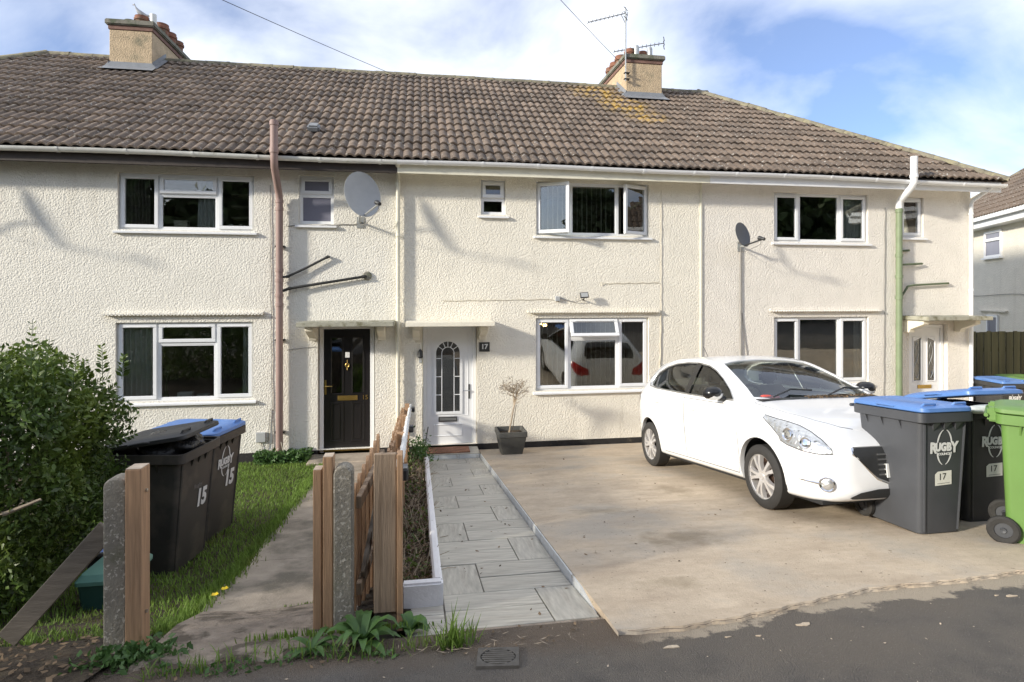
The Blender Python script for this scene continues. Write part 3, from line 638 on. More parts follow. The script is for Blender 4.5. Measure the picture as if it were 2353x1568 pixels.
q = MB(); q.box(9.64, 9.95, DY-.012, DY-.001, .80, .87); q.build('letterbox', 'brass', d19, bev=.003)
for h, a, c, z0 in ((h15, -1.615, -.735, .03), (h17, .07, .97, .06), (h19, 9.37, 10.21, 0)): room(h, a+.4, c-.4, .75, 2.0, 2.2)

# canopies ----------------------------------------------------------------
def canopy(parent, x0, x1, z, d, m, bm_, bx):
    b = MB(); b.box(x0, x1, -d, .0, z-.075, z); c = b.build('door_canopy', m, parent, bev=.008, seg=2)
    for x in bx:
        q = MB(); q.prism([(0.0, z-.32), (-.12, z-.32), (-.15, z-.26), (-d*.72, z-.15), (-d*.72, z-.0765), (0.0, z-.0765)], x-.06, x+.06, 'x'); q.build('canopy_bracket', bm_, c, bev=.006)
canopy(h15, -1.85, -.385, 2.215, .60, 'mossy_slab', 'smooth_render', (-1.69, -.60))
canopy(h17, -.205, 1.215, 2.205, .60, 'smooth_render', 'smooth_render', (-.04, 1.06))
canopy(h19, 9.18, 10.56, 2.235, .62, 'mossy_slab', 'smooth_render', (9.30, 10.42))

# eaves -------------------------------------------------------------------
for h, a, c, fm, gm_ in ((h13, -11.5, -5.66, 'dark_fascia', 'upvc_dirty'), (h15, -5.66, -.34, 'dark_fascia', 'upvc_dirty'), (h17, -.34, 5.055, 'cream_paint', 'upvc'), (h19, 5.055, 11.05, 'upvc', 'upvc')):
    MB().box(a, c, -.345, -.32, 4.60, 4.79).build('fascia', fm, h); MB().box(a, c, -.319, -.001, 4.66, 4.675).build('soffit', fm, h)
    b = MB(); n = 9; prof = [(-.415 + .062*math.cos(t), 4.785 + .062*math.sin(t)) for t in np.linspace(PI, 2*PI, n)]; pi_ = [(-.415 + .056*math.cos(t), 4.787 + .056*math.sin(t)) for t in np.linspace(2*PI, PI, n)]
    sag = lambda x: .012*math.sin(x*1.1) + (-.045*(x-5)/6 if x > 5 else 0)
    L_ = np.linspace(a, c, 7); b.loft([[(x, p, q + sag(x)) for p, q in prof+pi_] for x in L_]); g_ = b.build('gutter', gm_, h, smooth=True)
    for x in np.arange(a + .45, c - .1, .92):
        q = MB(); q.loft([[(xx, -.415 + .067*math.cos(t), 4.783 + .067*math.sin(t) + sag(x)) for t in np.linspace(PI*.98, 2*PI*1.01, 9)] + [(xx, -.415 + .0625*math.cos(t), 4.785 + .0625*math.sin(t) + sag(x)) for t in np.linspace(2*PI, PI, 9)] for xx in (x-.018, x+.018)]); q.build('gutter_bracket', gm_, g_)
# roof ---------------------------------------------------------------------
TW, TG, TL = .300, .345, .40
def tile_mesh():
    n = 14; xs = [TW*i/n for i in range(n+1)]
    def h(x): t = (x % .15)/.15; return .034*max(0, math.sin(PI*min(1, max(0, (t-.10)/.80))))**.62
    b = MB(); v = []
    for x in xs:
        z = h(x); v += [(x, -.005, z-.020), (x, -.005, z+.008), (x, .02, z+.012), (x, TL, z+.012)]
    f = []
    for i in range(n):
        for a in range(3): f.append((4*i+a, 4*i+4+a, 4*i+5+a, 4*i+1+a))
    b.add(v, f); me = bpy.data.meshes.new('roof_tile'); me.from_pydata(b.v, [], b.f); me.materials.append(MATS['tile']); sm(me, 50); return me
TM = tile_mesh(); TMAT = Matrix(((1,0,0),(0,U.y,U.z),(0,NN.y,NN.z))).transposed().to_4x4()
NROW = 15; CH = [(-6.30, -5.38, 3.1), (4.76, 5.76, 3.1)]
off0 = -11.95
ncols = int((HR-HL)/TW) + 1
for i in range(NROW):
    for j in range(ncols):
        x = off0 + j*TW + .006*rs.uniform(-1, 1); s = i*TG; p = Vector((x, EY, EZ)) + U*s; xc = x + TW/2; top = p + U*TL
        if p.y > RY-.10: continue
        if x > hip_r(p.y) or x + TW < hip_l(p.y): continue
        if any(a < xc < c and p.y + .10 > yy for a, c, yy in CH): continue
        h = next((q for q, a, c in HS if a <= xc < c), h19 if xc > 0 else h13)
        if h is h13 and xc < -10.3: continue
        M = Matrix.Translation(p + NN*.038) @ TMAT @ Matrix.Rotation(R(-6.0 + rs.uniform(-.8, .8)), 4, 'X') @ Matrix.Rotation(R(rs.uniform(-.45, .45)), 4, 'Z')
        me = TM
        if x + TW > hip_r(top.y) or x < hip_l(top.y):
            bm_ = bmesh.new(); bm_.from_mesh(TM); bm_.transform(M); rt = xc > 0
            bmesh.ops.bisect_plane(bm_, geom=bm_.verts[:]+bm_.edges[:]+bm_.faces[:], plane_co=(HR if rt else HL, EY, 0), plane_no=(1, 1, 0) if rt else (-1, 1, 0), clear_outer=True)
            bm_.transform(M.inverted()); me = bpy.data.meshes.new('roof_tile')
            if not bm_.verts: bm_.free(); continue
            bm_.to_mesh(me); bm_.free(); me.materials.append(MATS['tile']); sm(me, 50)
        link(me, 'roof_tile', None, h, None, M)
b = MB(); up = .0
P_ = lambda x, y: (x, y, EZ + (y-EY)*math.tan(TH) - .012)
rl, rr = hip_l(RY), hip_r(RY); YB = 2*RY - EY
def deck(h, pts): MB().add(pts, [tuple(range(len(pts)))]).build('roof_deck', 'dark_fascia', h, fixn=False)
zb = EZ - .012
deck(h13, [P_(HL, EY), P_(-5.66, EY), P_(-5.66, RY), P_(rl, RY)]); deck(h15, [P_(-5.66, EY), P_(-.34, EY), P_(-.34, RY), P_(-5.66, RY)])
deck(h17, [P_(-.34, EY), P_(5.055, EY), P_(5.055, RY), P_(-.34, RY)]); deck(h19, [P_(5.055, EY), P_(HR, EY), P_(rr, RY), P_(5.055, RY)])
MB().add([P_(HR, EY), (HR, YB, zb), P_(rr, RY)], [(0,1,2)]).build('roof_slope', 'tile', h19, fixn=False)
MB().add([(HL, YB, zb), P_(HL, EY), P_(rl, RY)], [(0,1,2)]).build('roof_slope', 'tile', h13, fixn=False)
MB().add([(HR, YB, zb), (HL, YB, zb), P_(rl, RY), P_(rr, RY)], [(0,1,2,3)]).build('roof_slope', 'tile', h17, fixn=False)
# ridge and hip tiles, half round
def half_round(r_, l, n=8):
    b = MB(); b.loft([[(x, (r_ + (0.006 if x > l*.9 else 0))*math.cos(t), (r_ + (.006 if x > l*.9 else 0))*math.sin(t)*.75) for t in np.linspace(-.15, PI+.15, n)] for x in (0, l*.9, l*.901, l)], caps=False, ring_closed=False)
    me = bpy.data.meshes.new('ridge_tile'); me.from_pydata(b.v, [], b.f); me.materials.append(MATS['ridge']); sm(me, 50); return me
RM = half_round(.115, .46)
x = rl
while x < rr - .1:
    h = next((q for q, a, c in HS if a <= x+.2 < c), h19)
    if not any(a < x+.23 < c for a, c, _ in CH): link(RM, 'ridge_tile', None, h, None, Matrix.Translation((x, RY+.02, RZ+.01+rs.uniform(-.006, .006))) @ Matrix.Rotation(R(rs.uniform(-.8, .8)), 4, 'Y'))
    x += .452
def hips(h, top, bot):
    d = (top-bot); L_ = d.length; d.normalize(); side = d.cross(Vector((0, 0, 1))).normalized(); upv = side.cross(d)
    M0 = Matrix((d, -side, upv)).transposed().to_4x4(); q = 0
    while q < L_ - .1: link(RM, 'hip_tile', None, h, None, Matrix.Translation(bot + d*q + upv*(.02+rs.uniform(-.008, .008))) @ M0); q += .44
hips(h19, Vector((rr, RY, RZ)), Vector((HR, EY, EZ))); hips(h13, Vector((rl, RY, RZ)), Vector((HL, EY, EZ)))
q = MB(); M = Matrix.Translation(Vector((-1.765, .476, 5.40))) @ TMAT; q.box(-.10, .10, -.08, .12, .03, .15, M); q.build('roof_vent', 'lead', h15, bev=.03, seg=2)
# chimneys -----------------------------------------------------------------
def chimney(h, x0, x1, y0, y1, zt, pots, flash_side):
    b = MB(); b.box(x0, x1, y0, y1, 6.6, zt); c = b.build('chimney', 'chimney_render', h, bev=.01)
    MB().box(x0-.018, x1+.018, y0-.018, y1+.018, zt+.001, zt+.085).build('brick_course', 'brick_course', c, bev=.006)
    MB().box(x0-.065, x1+.065, y0-.065, y1+.065, zt+.086, zt+.20).build('chimney_cap', 'cap_stone', c, bev=.02, seg=2)
    MB().box(x0+.04, x1-.04, y0+.04, y1-.04, zt+.19, zt+.245).build('flaunching', 'cap_stone', c, bev=.04, seg=2)
    zf = EZ + (y0-EY)*math.tan(TH) + .06
    q = MB(); q.loft([[(x0-.10, y0-.24, zf-.125), (x1+.10, y0-.24, zf-.125)], [(x0-.08, y0-.03, zf+.0), (x1+.08, y0-.03, zf+.0)], [(x0-.01, y0-.008, zf+.10), (x1+.01, y0-.008, zf+.10)], [(x0-.01, y0, zf+.10), (x1+.01, y0, zf+.10)]], caps=False, ring_closed=False)
    for x, s in ((x1, 1), (x0, -1)):
        w = .09*s; pts = []
        for y in np.linspace(y0-.02, RY, 6):
            z = EZ + (y-EY)*math.tan(TH) + .06; pts.append([(x + w, y, z+.005), (x + .02*s, y, z+.03), (x + .008*s, y, z+.13)])
        q.loft(pts, caps=False, ring_closed=False)
    q.build('flashing', 'lead', c, fixn=False)
    for px, py, hgt, r_, m_, kind in pots:
        z = zt+.235
        if kind == 'pot': pr = [(r_*.92, 0), (r_*.95, hgt*.5), (r_*1.12, hgt*.55), (r_*1.14, hgt*.75), (r_, hgt*.8), (r_*1.03, hgt), (r_*.8, hgt), (r_*.75, hgt*.3), (.01, hgt*.3)]
        elif kind == 'cowl': pr = [(r_*1.1, 0), (r_*1.1, hgt*.2), (r_*.95, hgt*.22), (r_*.95, hgt*.8), (r_*.7, hgt*.95), (.01, hgt)]
        else: pr = [(r_*1.35, 0), (r_*1.3, hgt*.18), (r_, hgt*.25), (r_, hgt), (r_*.9, hgt), (r_*.88, hgt*.3), (.01, hgt*.3)]
        MB().lathe(pr, 18, Matrix.Translation((px, py, z))).build('chimney_pot', m_, c, smooth=True)
    return c
chimney(h15, -6.25, -5.44, 3.17, 5.05, 8.07, [(-5.78, 3.50, .20, .13, 'terracotta', 'pot'), (-5.55, 3.48, .26, .065, 'upvc_dirty', 'flue'), (-5.58, 3.95, .26, .14, 'terracotta', 'pot'), (-5.58, 4.35, .24, .14, 'terracotta', 'pot'), (-5.58, 4.75, .22, .14, 'terracotta', 'pot'), (-6.0, 3.5, .10, .11, 'cap_stone', 'pot')], 1)
chimney(h17, 4.81, 5.70, 3.17, 5.05, 8.09, [(5.02, 3.50, .21, .12, 'terracotta', 'pot'), (5.16, 3.42, .30, .07, 'galv', 'cowl'), (5.38, 3.62, .22, .12, 'terracotta', 'pot'), (5.50, 3.42, .28, .065, 'galv', 'cowl'), (4.98, 4.0, .25, .14, 'terracotta', 'pot'), (4.98, 4.4, .24, .14, 'terracotta', 'pot'), (4.98, 4.75, .24, .13, 'terracotta', 'pot')], -1)

# pipes ---------------------------------------------------------------------
def collar(b, x, y, z, r_, h=.05): b.lathe([(r_, 0), (r_*1.18, .004), (r_*1.18, h), (r_, h+.004)], 14, Matrix.Translation((x, y, z)))
b = MB(); b.tube([(-2.20, -.10, -.05), (-2.20, -.10, 4.15)], .054, 14); b.tube([(-2.20, -.10, 4.13), (-2.20, -.11, 4.22), (-2.20, -.20, 4.33), (-2.19, -.47, 4.60), (-2.18, -.53, 4.70), (-2.18, -.535, 4.80)], .055, 14)
for z in (3.98, 4.10, 2.84, 3.0, 2.6, 2.45): collar(b, -2.20, -.10, z, .054)
b.tube([(-2.18, -.535, 4.79), (-2.18, -.535, 5.30)], .058, 14); collar(b, -2.18, -.535, 4.80, .058, .07); collar(b, -2.18, -.535, 5.22, .058, .06)
p15 = b.build('soil_pipe', 'pink_pipe', h15, smooth=True)
q = MB(); 
for z in (.42, 1.9, 3.4): q.box(-2.275, -2.125, -.10, -.01, z, z+.025)
q.build('pipe_clip', 'black_iron', p15)
for pts, r_ in (([(-2.15, -.10, 2.92), (-2.08, -.08, 2.93), (-1.80, -.06, 3.07), (-1.47, -.055, 3.25), (-1.45, .0, 3.26)], .02), ([(-2.15, -.10, 2.70), (-2.05, -.08, 2.74), (-1.7, -.06, 2.80), (-.90, -.055, 2.935), (-.86, -.03, 2.94), (-.85, .01, 2.94)], .023)):
    q = MB(); q.tube(pts, r_, 10)
    for k in (1, 3): q.lathe([(r_, -.025), (r_*1.3, -.022), (r_*1.3, .022), (r_, .025)], 10, Matrix.Translation(pts[k]) @ (Vector(pts[k])-Vector(pts[k-1])).to_track_quat('Z', 'Y').to_matrix().to_4x4())
    q.build('waste_pipe', 'black_iron', p15, smooth=True)
MB().lathe([(.0, 0), (.075, .0), (.06, .03), (.0, .035)], 10, Matrix.Translation((-.84, -.005, 2.95)) @ Matrix.Rotation(R(90), 4, 'X')).build('mortar_patch', 'cap_stone', p15)
b = MB(); b.tube([(-.339, -.07, .35), (-.339, -.07, 4.60), (-.339, -.10, 4.66), (-.335, -.36, 4.72), (-.335, -.41, 4.76)], .034, 12)
for z in (1.2, 2.55, 3.6, 4.45): collar(b, -.339, -.07, z, .034, .04)
b.build('downpipe', 'cream_paint', h17, smooth=True)
b = MB(); b.tube([(9.05, -.10, -.05), (9.05, -.10, 4.28)], .056, 14)
for z in (2.55, 2.95, 3.35, 4.2): collar(b, 9.05, -.10, z, .056, .06)
g19 = b.build('soil_pipe', 'green_pipe', h19, smooth=True)
b = MB(); b.tube([(9.05, -.10, 4.28), (9.05, -.10, 4.38), (9.045, -.16, 4.46), (8.97, -.47, 4.62), (8.96, -.53, 4.70), (8.96, -.53, 5.17)], .06, 14); collar(b, 8.96, -.53, 4.78, .06, .06)
b.build('vent_pipe', 'upvc', g19, smooth=True)
for pts in ([(9.10, -.10, 2.60), (9.16, -.08, 2.66), (9.28, -.06, 2.80), (9.40, -.055, 2.82), (10.18, -.055, 2.86), (10.22, 0, 2.86)], [(9.10, -.10, 3.21), (9.55, -.055, 3.235), (9.60, -.05, 3.235)], [(9.2, -.03, 3.48), (9.32, -.05, 3.49)]):
    q = MB(); q.tube(pts, .02, 8); q.build('waste_pipe', 'green_iron', g19, smooth=True)
b = MB(); b.tube([(10.69, -.06, .05), (10.69, -.06, 4.40), (10.69, -.09, 4.47), (10.78, -.36, 4.66), (10.79, -.415, 4.72)], .036, 12)
for z in (.9, 2.7, 4.2): collar(b, 10.69, -.06, z, .036, .04)
b.build('downpipe', 'upvc', h19, smooth=True)
MB().box(5.04, 5.07, -.022, .001, .25, 4.66).build('cable_trunking', 'cream_paint', h17)
def cable(h, pts, r_=.0045, m='cable_cream', y=-.012):
    b = MB(); n = [(x, y, z) for x, z in pts]; b.tube(n, r_, 5); b.build('cable', m, h, smooth=True)
wob = lambda a, c, k: [(a[0] + (c[0]-a[0])*t + .006*math.sin(t*41), a[1] + (c[1]-a[1])*t + .006*math.sin(t*29+1)) for t in np.linspace(0, 1, k)]
cable(h17, wob((.40, 2.535), (2.30, 2.56), 14)); cable(h17, wob((4.29, 4.5), (4.29, 2.32), 16)); cable(h17, wob((3.23, 2.835), (4.26, 2.855), 10)); cable(h17, [(3.23, 2.835), (3.18, 2.80), (3.175, 2.86)])
cable(h17, wob((4.29, 2.32), (4.27, 1.3), 10), .008)
cable(h15, wob((-2.36, 4.4), (-2.33, .15), 24), .005, 'cable_grey'); cable(h15, wob((-.99, 3.80), (-2.1, 3.75), 10), .006, 'cable_grey')
cable(h15, wob((-2.1, 1.74), (-1.66, 1.80), 6), .004, 'cable_grey'); cable(h15, [(-2.36, .8), (-2.40, .17), (-2.47, .13), (-2.50, .25)], .005, 'cable_grey')
cable(h19, wob((5.83, 3.5), (5.84, 1.2), 14), .011, 'cable_grey', -.02); cable(h19, wob((5.86, 2.3), (5.98, 1.4), 8), .006, 'cable_grey'); cable(h19, wob((8.83, 4.3), (8.80, .3), 24), .005, 'cable_grey')
cable(h15, [(-2.19+.03, .3), (-2.12, .12), (-2.25, .0), (-2.3, .1), (-2.2, .2)], .006, 'cable_cream', -.17)
b = MB(); b.box(-2.575, -2.425, -.045, 0, .27, .43); b.build('junction_box', 'dish_grey', h15, bev=.008)
# ================================================================ things on the walls
def dish(label, c, n, wd, ht, foot, m, mounts='right'):
    c = Vector(c); n = Vector(n).normalized(); t = thing('satellite_dish', label, 'satellite dish', tuple(foot), group='satellite dishes on the front walls')
    z = n; x = Vector((0, 0, 1)).cross(z).normalized(); y = z.cross(x); M = Matrix((x, y, z)).transposed().to_4x4(); M.translation = c
    pr = [(.001, 0)] + [(k, .16*k*k) for k in (.15, .3, .5, .7, .85, 1.0)] + [(1.02, .165), (1.02, .15), (1.0, .14)] + [(k, .16*k*k - .025) for k in (.8, .5, .2)] + [(.001, -.025)]
    b = MB(); b.lathe([(r_, h) for r_, h in pr], 36, M @ Matrix.Translation((0, 0, -.03)) @ Matrix.Diagonal((wd/2, ht/2, (wd+ht)/4, 1)), caps=False); b.build('dish', m, t, smooth=True)
    low = M @ Vector((0, -ht*.46, 0)); l = c + n*(wd*.80) - y*(ht*.42)
    b = MB(); b.tube([low - n*.02, l - Vector((0, 0, .02))], .014, 8); b.build('arm', 'galv' if m == 'dish_grey' else 'black_plastic', t)
    d = (c - l).normalized(); b = MB(); b.lathe([(.0, -.06), (.028, -.06), (.028, 0), (.036, .01), (.036, .055), (.0, .06)], 12, Matrix.Translation(l) @ d.to_track_quat('Z', 'Y').to_matrix().to_4x4()); b.build('receiver', 'black_plastic', t, smooth=True)
    b = MB(); f = Vector(foot); b.tube([f, (f.x, c.y + .17, f.z), (c.x - n.x*.06, c.y + .12, c.z - ht*.30), c - n*.05 - y*ht*.12], .019, 10); b.box(f.x-.06, f.x+.06, -.012, -.001, f.z-.09, f.z+.09); b.build('wall_bracket', 'galv', t)
    b = MB(); b.tube([l, l + Vector((.01, .05, -.10)), low + Vector((.02, .10, -.12)), f + Vector((.01, -.03, -.05))], .005, 5); b.build('cable', 'cable_grey', t, smooth=True); return t
dish('large pale grey satellite dish beside the cream downpipe of house 15', (-.885, -.42, 4.22), (.50, -.83, .22), .60, .74, (-.95, -.02, 3.83), 'dish_grey')
dish('small dark grey satellite dish left of the upper window of the end house', (5.64, -.40, 3.70), (.42, -.86, .25), .40, .44, (5.83, -.02, 3.52), 'dish_dark')
dish('large grey satellite dish at the far left wall, known by its shadow', (-6.85, -.42, 4.22), (.50, -.83, .22), .60, .74, (-6.92, -.02, 3.83), 'dish_grey')
t = thing('number_plaque', 'black slate plaque with white number 17 beside the arched door', 'house number', (1.10, 0, 1.75))
b = MB(); b.box(1.016, 1.195, -.016, -.002, 1.668, 1.827); b.build('plate', 'black_iron', t, bev=.003); text('numeral', '17', .115, 'print_white', t, face_y(1.105, -.019, 1.75), .002, bold=.004)
t = thing('wall_lantern', 'small dark wall lantern on the left of the white arched door', 'lantern', (.02, 0, 1.6))
b = MB(); b.box(.0, .05, -.03, -.001, 1.50, 1.58); b.build('back_plate', 'dish_grey', t, bev=.004); b = MB(); b.lathe([(.012, .13), (.04, .09), (.045, 0), (.03, -.02), (.0, -.02)], 10, Matrix.Translation((.025, -.06, 1.60))); b.build('lamp_shade', 'black_plastic', t, smooth=True)
t = thing('security_light', 'black floodlight on the wall above the lower window of number 17', 'security light', (2.83, 0, 2.6))
b = MB(); M = Matrix.Translation((2.83, -.13, 2.625)) @ Matrix.Rotation(R(-18), 4, 'X') @ Matrix.Rotation(R(-4), 4, 'Y'); b.box(-.075, .075, -.02, .02, -.045, .055, M); b.build('lamp_housing', 'black_plastic', t, bev=.006); b = MB(); b.box(-.06, .06, -.0235, -.0205, -.032, .042, M); b.build('lens', 'dish_grey', t)
b = MB(); b.tube([(2.83, -.12, 2.575), (2.83, -.10, 2.55), (2.83, 0, 2.55)], .012, 8); b.build('bracket', 'black_plastic', t); b = MB(); b.tube([(2.81, -.06, 2.55), (2.7, -.03, 2.51), (2.55, -.02, 2.54), (2.43, -.03, 2.575)], .006, 6); b.build('cable', 'cable_grey', t, smooth=True)
t = tag(MB().box(2.335, 2.425, -.05, 0, 2.525, 2.61).build('junction_box', 'dish_grey', bev=.008), 'small grey junction box wired to the floodlight above the lower window', 'junction box')

# ================================================================ aerials, wires, pigeon
def yagi(t, a, d, L_, n, w, rev):
    d = Vector(d).normalized(); s = d.cross(Vector((0, 0, 1))).normalized(); a = Vector(a); b = MB(); b.tube([a, a + d*L_], .011, 6); b.build('boom', 'aerial', t)
    for k in range(n):
        p = a + d*L_*(.10 + .9*k/(n-1)); q = MB(); e = (s*.55 + Vector((0, 0, .85))).normalized(); q.tube([p - e*w*(1-.02*k)/2, p + e*w*(1-.02*k)/2], .0075, 5); q.build('element', 'aerial', t)
    for k in (-1, 0, 1):
        q = MB(); p = a + Vector((0, 0, .11*k)); q.tube([p - s*w*.8, p + s*w*.8], .008, 5); q.build('reflector', 'aerial', t)
    q = MB(); q.tube([a - Vector((0, 0, .14)), a + Vector((0, 0, .14))], .009, 5); q.build('reflector_stem', 'aerial', t)
t = thing('tv_aerial', 'tall television aerial on a mast strapped to the left of its chimney', 'aerial', (4.77, 3.08, 7.5))
b = MB(); b.tube([(4.765, 3.08, 7.62), (4.765, 3.08, 9.32)], .017, 8); b.build('mast', 'galv', t)
b = MB(); 
for z in (7.80, 7.66): b.box(4.73, 4.86, 3.05, 3.13, z, z+.02); b.box(4.84, 4.86, 3.09, 3.165, z, z+.02)
b.build('clamp', 'black_iron', t); yagi(t, (4.765, 3.08, 9.20), (-.72, .62, .02), .95, 9, .16, 0)
b = MB(); b.tube([(4.765, 3.08, 8.95), (4.70, 3.15, 9.16)], .008, 5); b.tube([(4.765, 3.08, 8.95), (4.81, 3.05, 9.22)], .008, 5); b.build('brace', 'aerial', t)
t = thing('tv_aerial', 'lower television aerial pointing left behind the same chimney top', 'aerial', (5.75, 4.3, 8.2))
b = MB(); b.tube([(5.62, 4.1, 8.0), (5.62, 4.1, 8.55), (5.70, 4.1, 8.60), (5.75, 4.05, 8.78)], .014, 8); b.build('mast', 'galv', t, smooth=True); yagi(t, (6.05, 3.85, 8.92), (-.86, .50, -.02), 1.25, 12, .15, 0)
def wire(label, a, c, sag, r_):
    a, c = Vector(a), Vector(c); b = MB(); b.tube([a + (c-a)*k - Vector((0, 0, sag*4*k*(1-k))) for k in np.linspace(0, 1, 24)], r_, 5); tag(b.build('overhead_wire', 'wire', smooth=True), label, 'cable', 'overhead wires crossing the sky')
wire('long overhead wire sloping down to the middle of the roof ridge', (-5.9, -6.2, 6.35), (-.62, 3.60, 7.66), .06, .0055)
wire('short overhead wire running down to the chimney with the aerials', (-.8, -6.0, 6.4), (4.76, 3.15, 7.98), .05, .005)
# pigeon
t = thing('pigeon', 'grey pigeon perched on a chimney pot at upper left', 'bird', (-5.80, 3.50, 8.50))
prof = [(-.22, .025, .012, .03), (-.14, .045, .030, .028), (-.05, .075, .062, .06), (.03, .085, .078, .10), (.09, .075, .072, .16), (.125, .05, .048, .225), (.14, .036, .034, .27), (.155, .040, .036, .305), (.18, .022, .020, .31), (.215, .006, .006, .30)]; prof = [(a*.78, b_*.78, c*.78, d*.78) for a, b_, c, d in prof]
b = MB(); b.loft([[(-5.80 - x, 3.50 + w*math.cos(a), 8.515 + z + h*math.sin(a)) for a in np.linspace(0, 2*PI, 11)[:-1]] for x, h, w, z in prof]); b.build('body', 'pigeon', t, smooth=True)
for s in (-1, 1):
    b = MB(); b.tube([(-5.81, 3.5+s*.03, 8.56), (-5.815, 3.5+s*.03, 8.505)], .007, 5); b.build('leg', 'terracotta', t)

# ================================================================ wheelie bins
def rr(w, d, r_, z, n=4):
    p = []
    for cx, cy, a0 in ((w/2-r_, d/2-r_, 0), (-w/2+r_, d/2-r_, 90), (-w/2+r_, -d/2+r_, 180), (w/2-r_, -d/2+r_, 270)):
        p += [(cx + r_*math.cos(R(a0+90*k/n)), cy + r_*math.sin(R(a0+90*k/n)), z) for k in range(n+1)]
    return p
def bin_(label, loc, rot, body, lid, wt=.50, wb=.40, dt=.64, db=.50, ang=0, group='wheelie bins', logo=True, number=None, sticker=None, faded=False, scale=1, H=.93, wy=.02):
    t = thing('wheelie_bin', label, 'bin', loc, rot, group); t.scale = (scale,)*3
    b = MB(); lev = [(0, .92), (.012, 1.0), (.25, 1), (.60, 1), (.90, 1), (H, 1)]
    yo = lambda z: .03*z
    def ringz(z, k, ins=0):
        f = z/H; w = (wb + (wt-.06-wb)*f)*k - ins; d = (db + (dt-.05-db)*f)*k - ins; return [(x, y - yo(z), z) for x, y, _ in rr(w, d, .045, z)]
    b.loft([ringz(z, k) for z, k in lev] + [ringz(H, 1, .03), ringz(.3, 1, .03)]); b.build('body', body, t, smooth=True, local=True)
    yf = lambda z: -(db + (dt-.05-db)*z/H)/2 - yo(z)
    tl = math.atan(((dt-.05-db)/2 + .03)/H)
    q = MB(); 
    for s in (-1, 1):
        q.tube([(s*(wb/2-.035), yf(.03)+.002, .03), (s*((wt-.06)/2-.035), yf(.86)+.002, .86)], .011, 6)
    q.build('corner_rib', body, t, smooth=True, local=True)
    q = MB(); o = [rr(wt-.015, dt-.005, .05, H-.055), rr(wt, dt+.01, .05, H-.05), rr(wt, dt+.01, .05, H+.02), rr(wt-.03, dt-.02, .05, H+.02), rr(wt-.07, dt-.06, .04, H-.05), rr(wt-.08, dt-.07, .04, H-.055)]
    o = [[(x, y - .03, z) for x, y, z in r_] for r_ in o]; q.loft(o + [o[0]], caps=False); q.build('rim', body, t, smooth=True, local=True)
    q = MB()
    for s in (-1, 1):
        for y in (-.16, 0.02, .18): 
            xe = s*((wt-.06)/2-.008); q.add([(xe, y, H-.055), (xe + s*.03, y, H-.055), (xe, y, H-.14), (xe, y+.012, H-.055), (xe+s*.03, y+.012, H-.055), (xe, y+.012, H-.14)], [(0,1,2),(3,5,4),(0,3,4,1),(1,4,5,2),(2,5,3,0)])
    for x in (-.10, 0, .10): q.add([(x-.03, yf(H-.06), H-.056), (x+.03, yf(H-.06), H-.056), (x, yf(H-.11)+.002, H-.125), (x-.03, yf(H-.06)-.03, H-.056), (x+.03, yf(H-.06)-.03, H-.056)], [(0,1,2),(3,2,4),(0,3,4,1),(0,2,3),(1,4,2)])
    q.build('gusset', body, t, local=True, kind='stuff')
    hy = dt/2 - .02; M = Matrix.Translation((0, hy, H+.025)) @ Matrix.Rotation(-ang, 4, 'X')
    lw, ld = wt-.035, dt+.02
    def lr(w, d, z, sl=0): return [(x, y - ld/2, z + sl*(y)/ld) for x, y, _ in rr(w, d, .06, 0)]
    q = MB(); q.loft([lr(lw, ld, 0), lr(lw+.008, ld+.012, .006), lr(lw+.004, ld+.008, .032), lr(lw-.05, ld-.05, .046), lr(lw-.14, ld-.16, .058), lr(lw-.20, ld-.24, .048)]); l_ = q.build('lid', lid, t, smooth=True, M=M, local=True)
    for s in (-1, 1): q = MB(); q.tube([(s*lw*.30-.06, -ld*.93, .042), (s*lw*.30-.05, -ld*.95, .062), (s*lw*.30+.05, -ld*.95, .062), (s*lw*.30+.06, -ld*.93, .042)], .009, 6); q.build('lid_handle', lid, l_, smooth=True, local=True)
    q = MB(); q.tube([(-lw*.5-.002, -ld*.62, .022), (-lw*.5-.024, -ld*.58, .03), (-lw*.5-.024, -ld*.42, .03), (-lw*.5-.002, -ld*.38, .022)], .008, 6); q.build('side_loop', lid, l_, smooth=True, local=True); q = MB(); q.tube([(lw*.5+.002, -ld*.62, .022), (lw*.5+.024, -ld*.58, .03), (lw*.5+.024, -ld*.42, .03), (lw*.5+.002, -ld*.38, .022)], .008, 6)
    q.build('side_loop', lid, l_, smooth=True, local=True)
    for s in (-1, 1): q = MB(); q.box(s*wt*.30-.035, s*wt*.30+.035, hy-.02, hy+.045, H-.05, H+.055); q.build('hinge', lid, t, bev=.012, seg=2, local=True)
    q = MB(); q.tube([(-wt*.42, hy+.05, H+.0), (wt*.42, hy+.05, H+.0)], .014, 8); q.build('grab_bar', body, t, smooth=True, local=True)
    for s in (-1, 1):
        Mw = Matrix.Translation((s*(wb/2+.026), db/2+wy, .10)) @ Matrix.Rotation(R(90), 4, 'Y')
        q = MB(); q.lathe([(.055, -.022), (.086, -.026), (.10, -.016), (.10, .016), (.086, .026), (.055, .022), (.055, -.022)], 22, Mw, caps=False); w_ = q.build('wheel', 'tyre', t, smooth=True, local=True)
        q = MB(); q.lathe([(.0, -.02), (.018, -.024), (.02, -.012), (.055, -.012), (.055, .012), (.02, .012), (.018, .024), (.0, .02)], 16, Mw, caps=False)
        for k in range(6): q.tube([Mw @ Vector((.015*math.cos(k*PI/3), .015*math.sin(k*PI/3), .013)), Mw @ Vector((.055*math.cos(k*PI/3), .055*math.sin(k*PI/3), .013))], .005, 5)
        q.build('hub', 'bin_grey', w_, smooth=True, local=True)
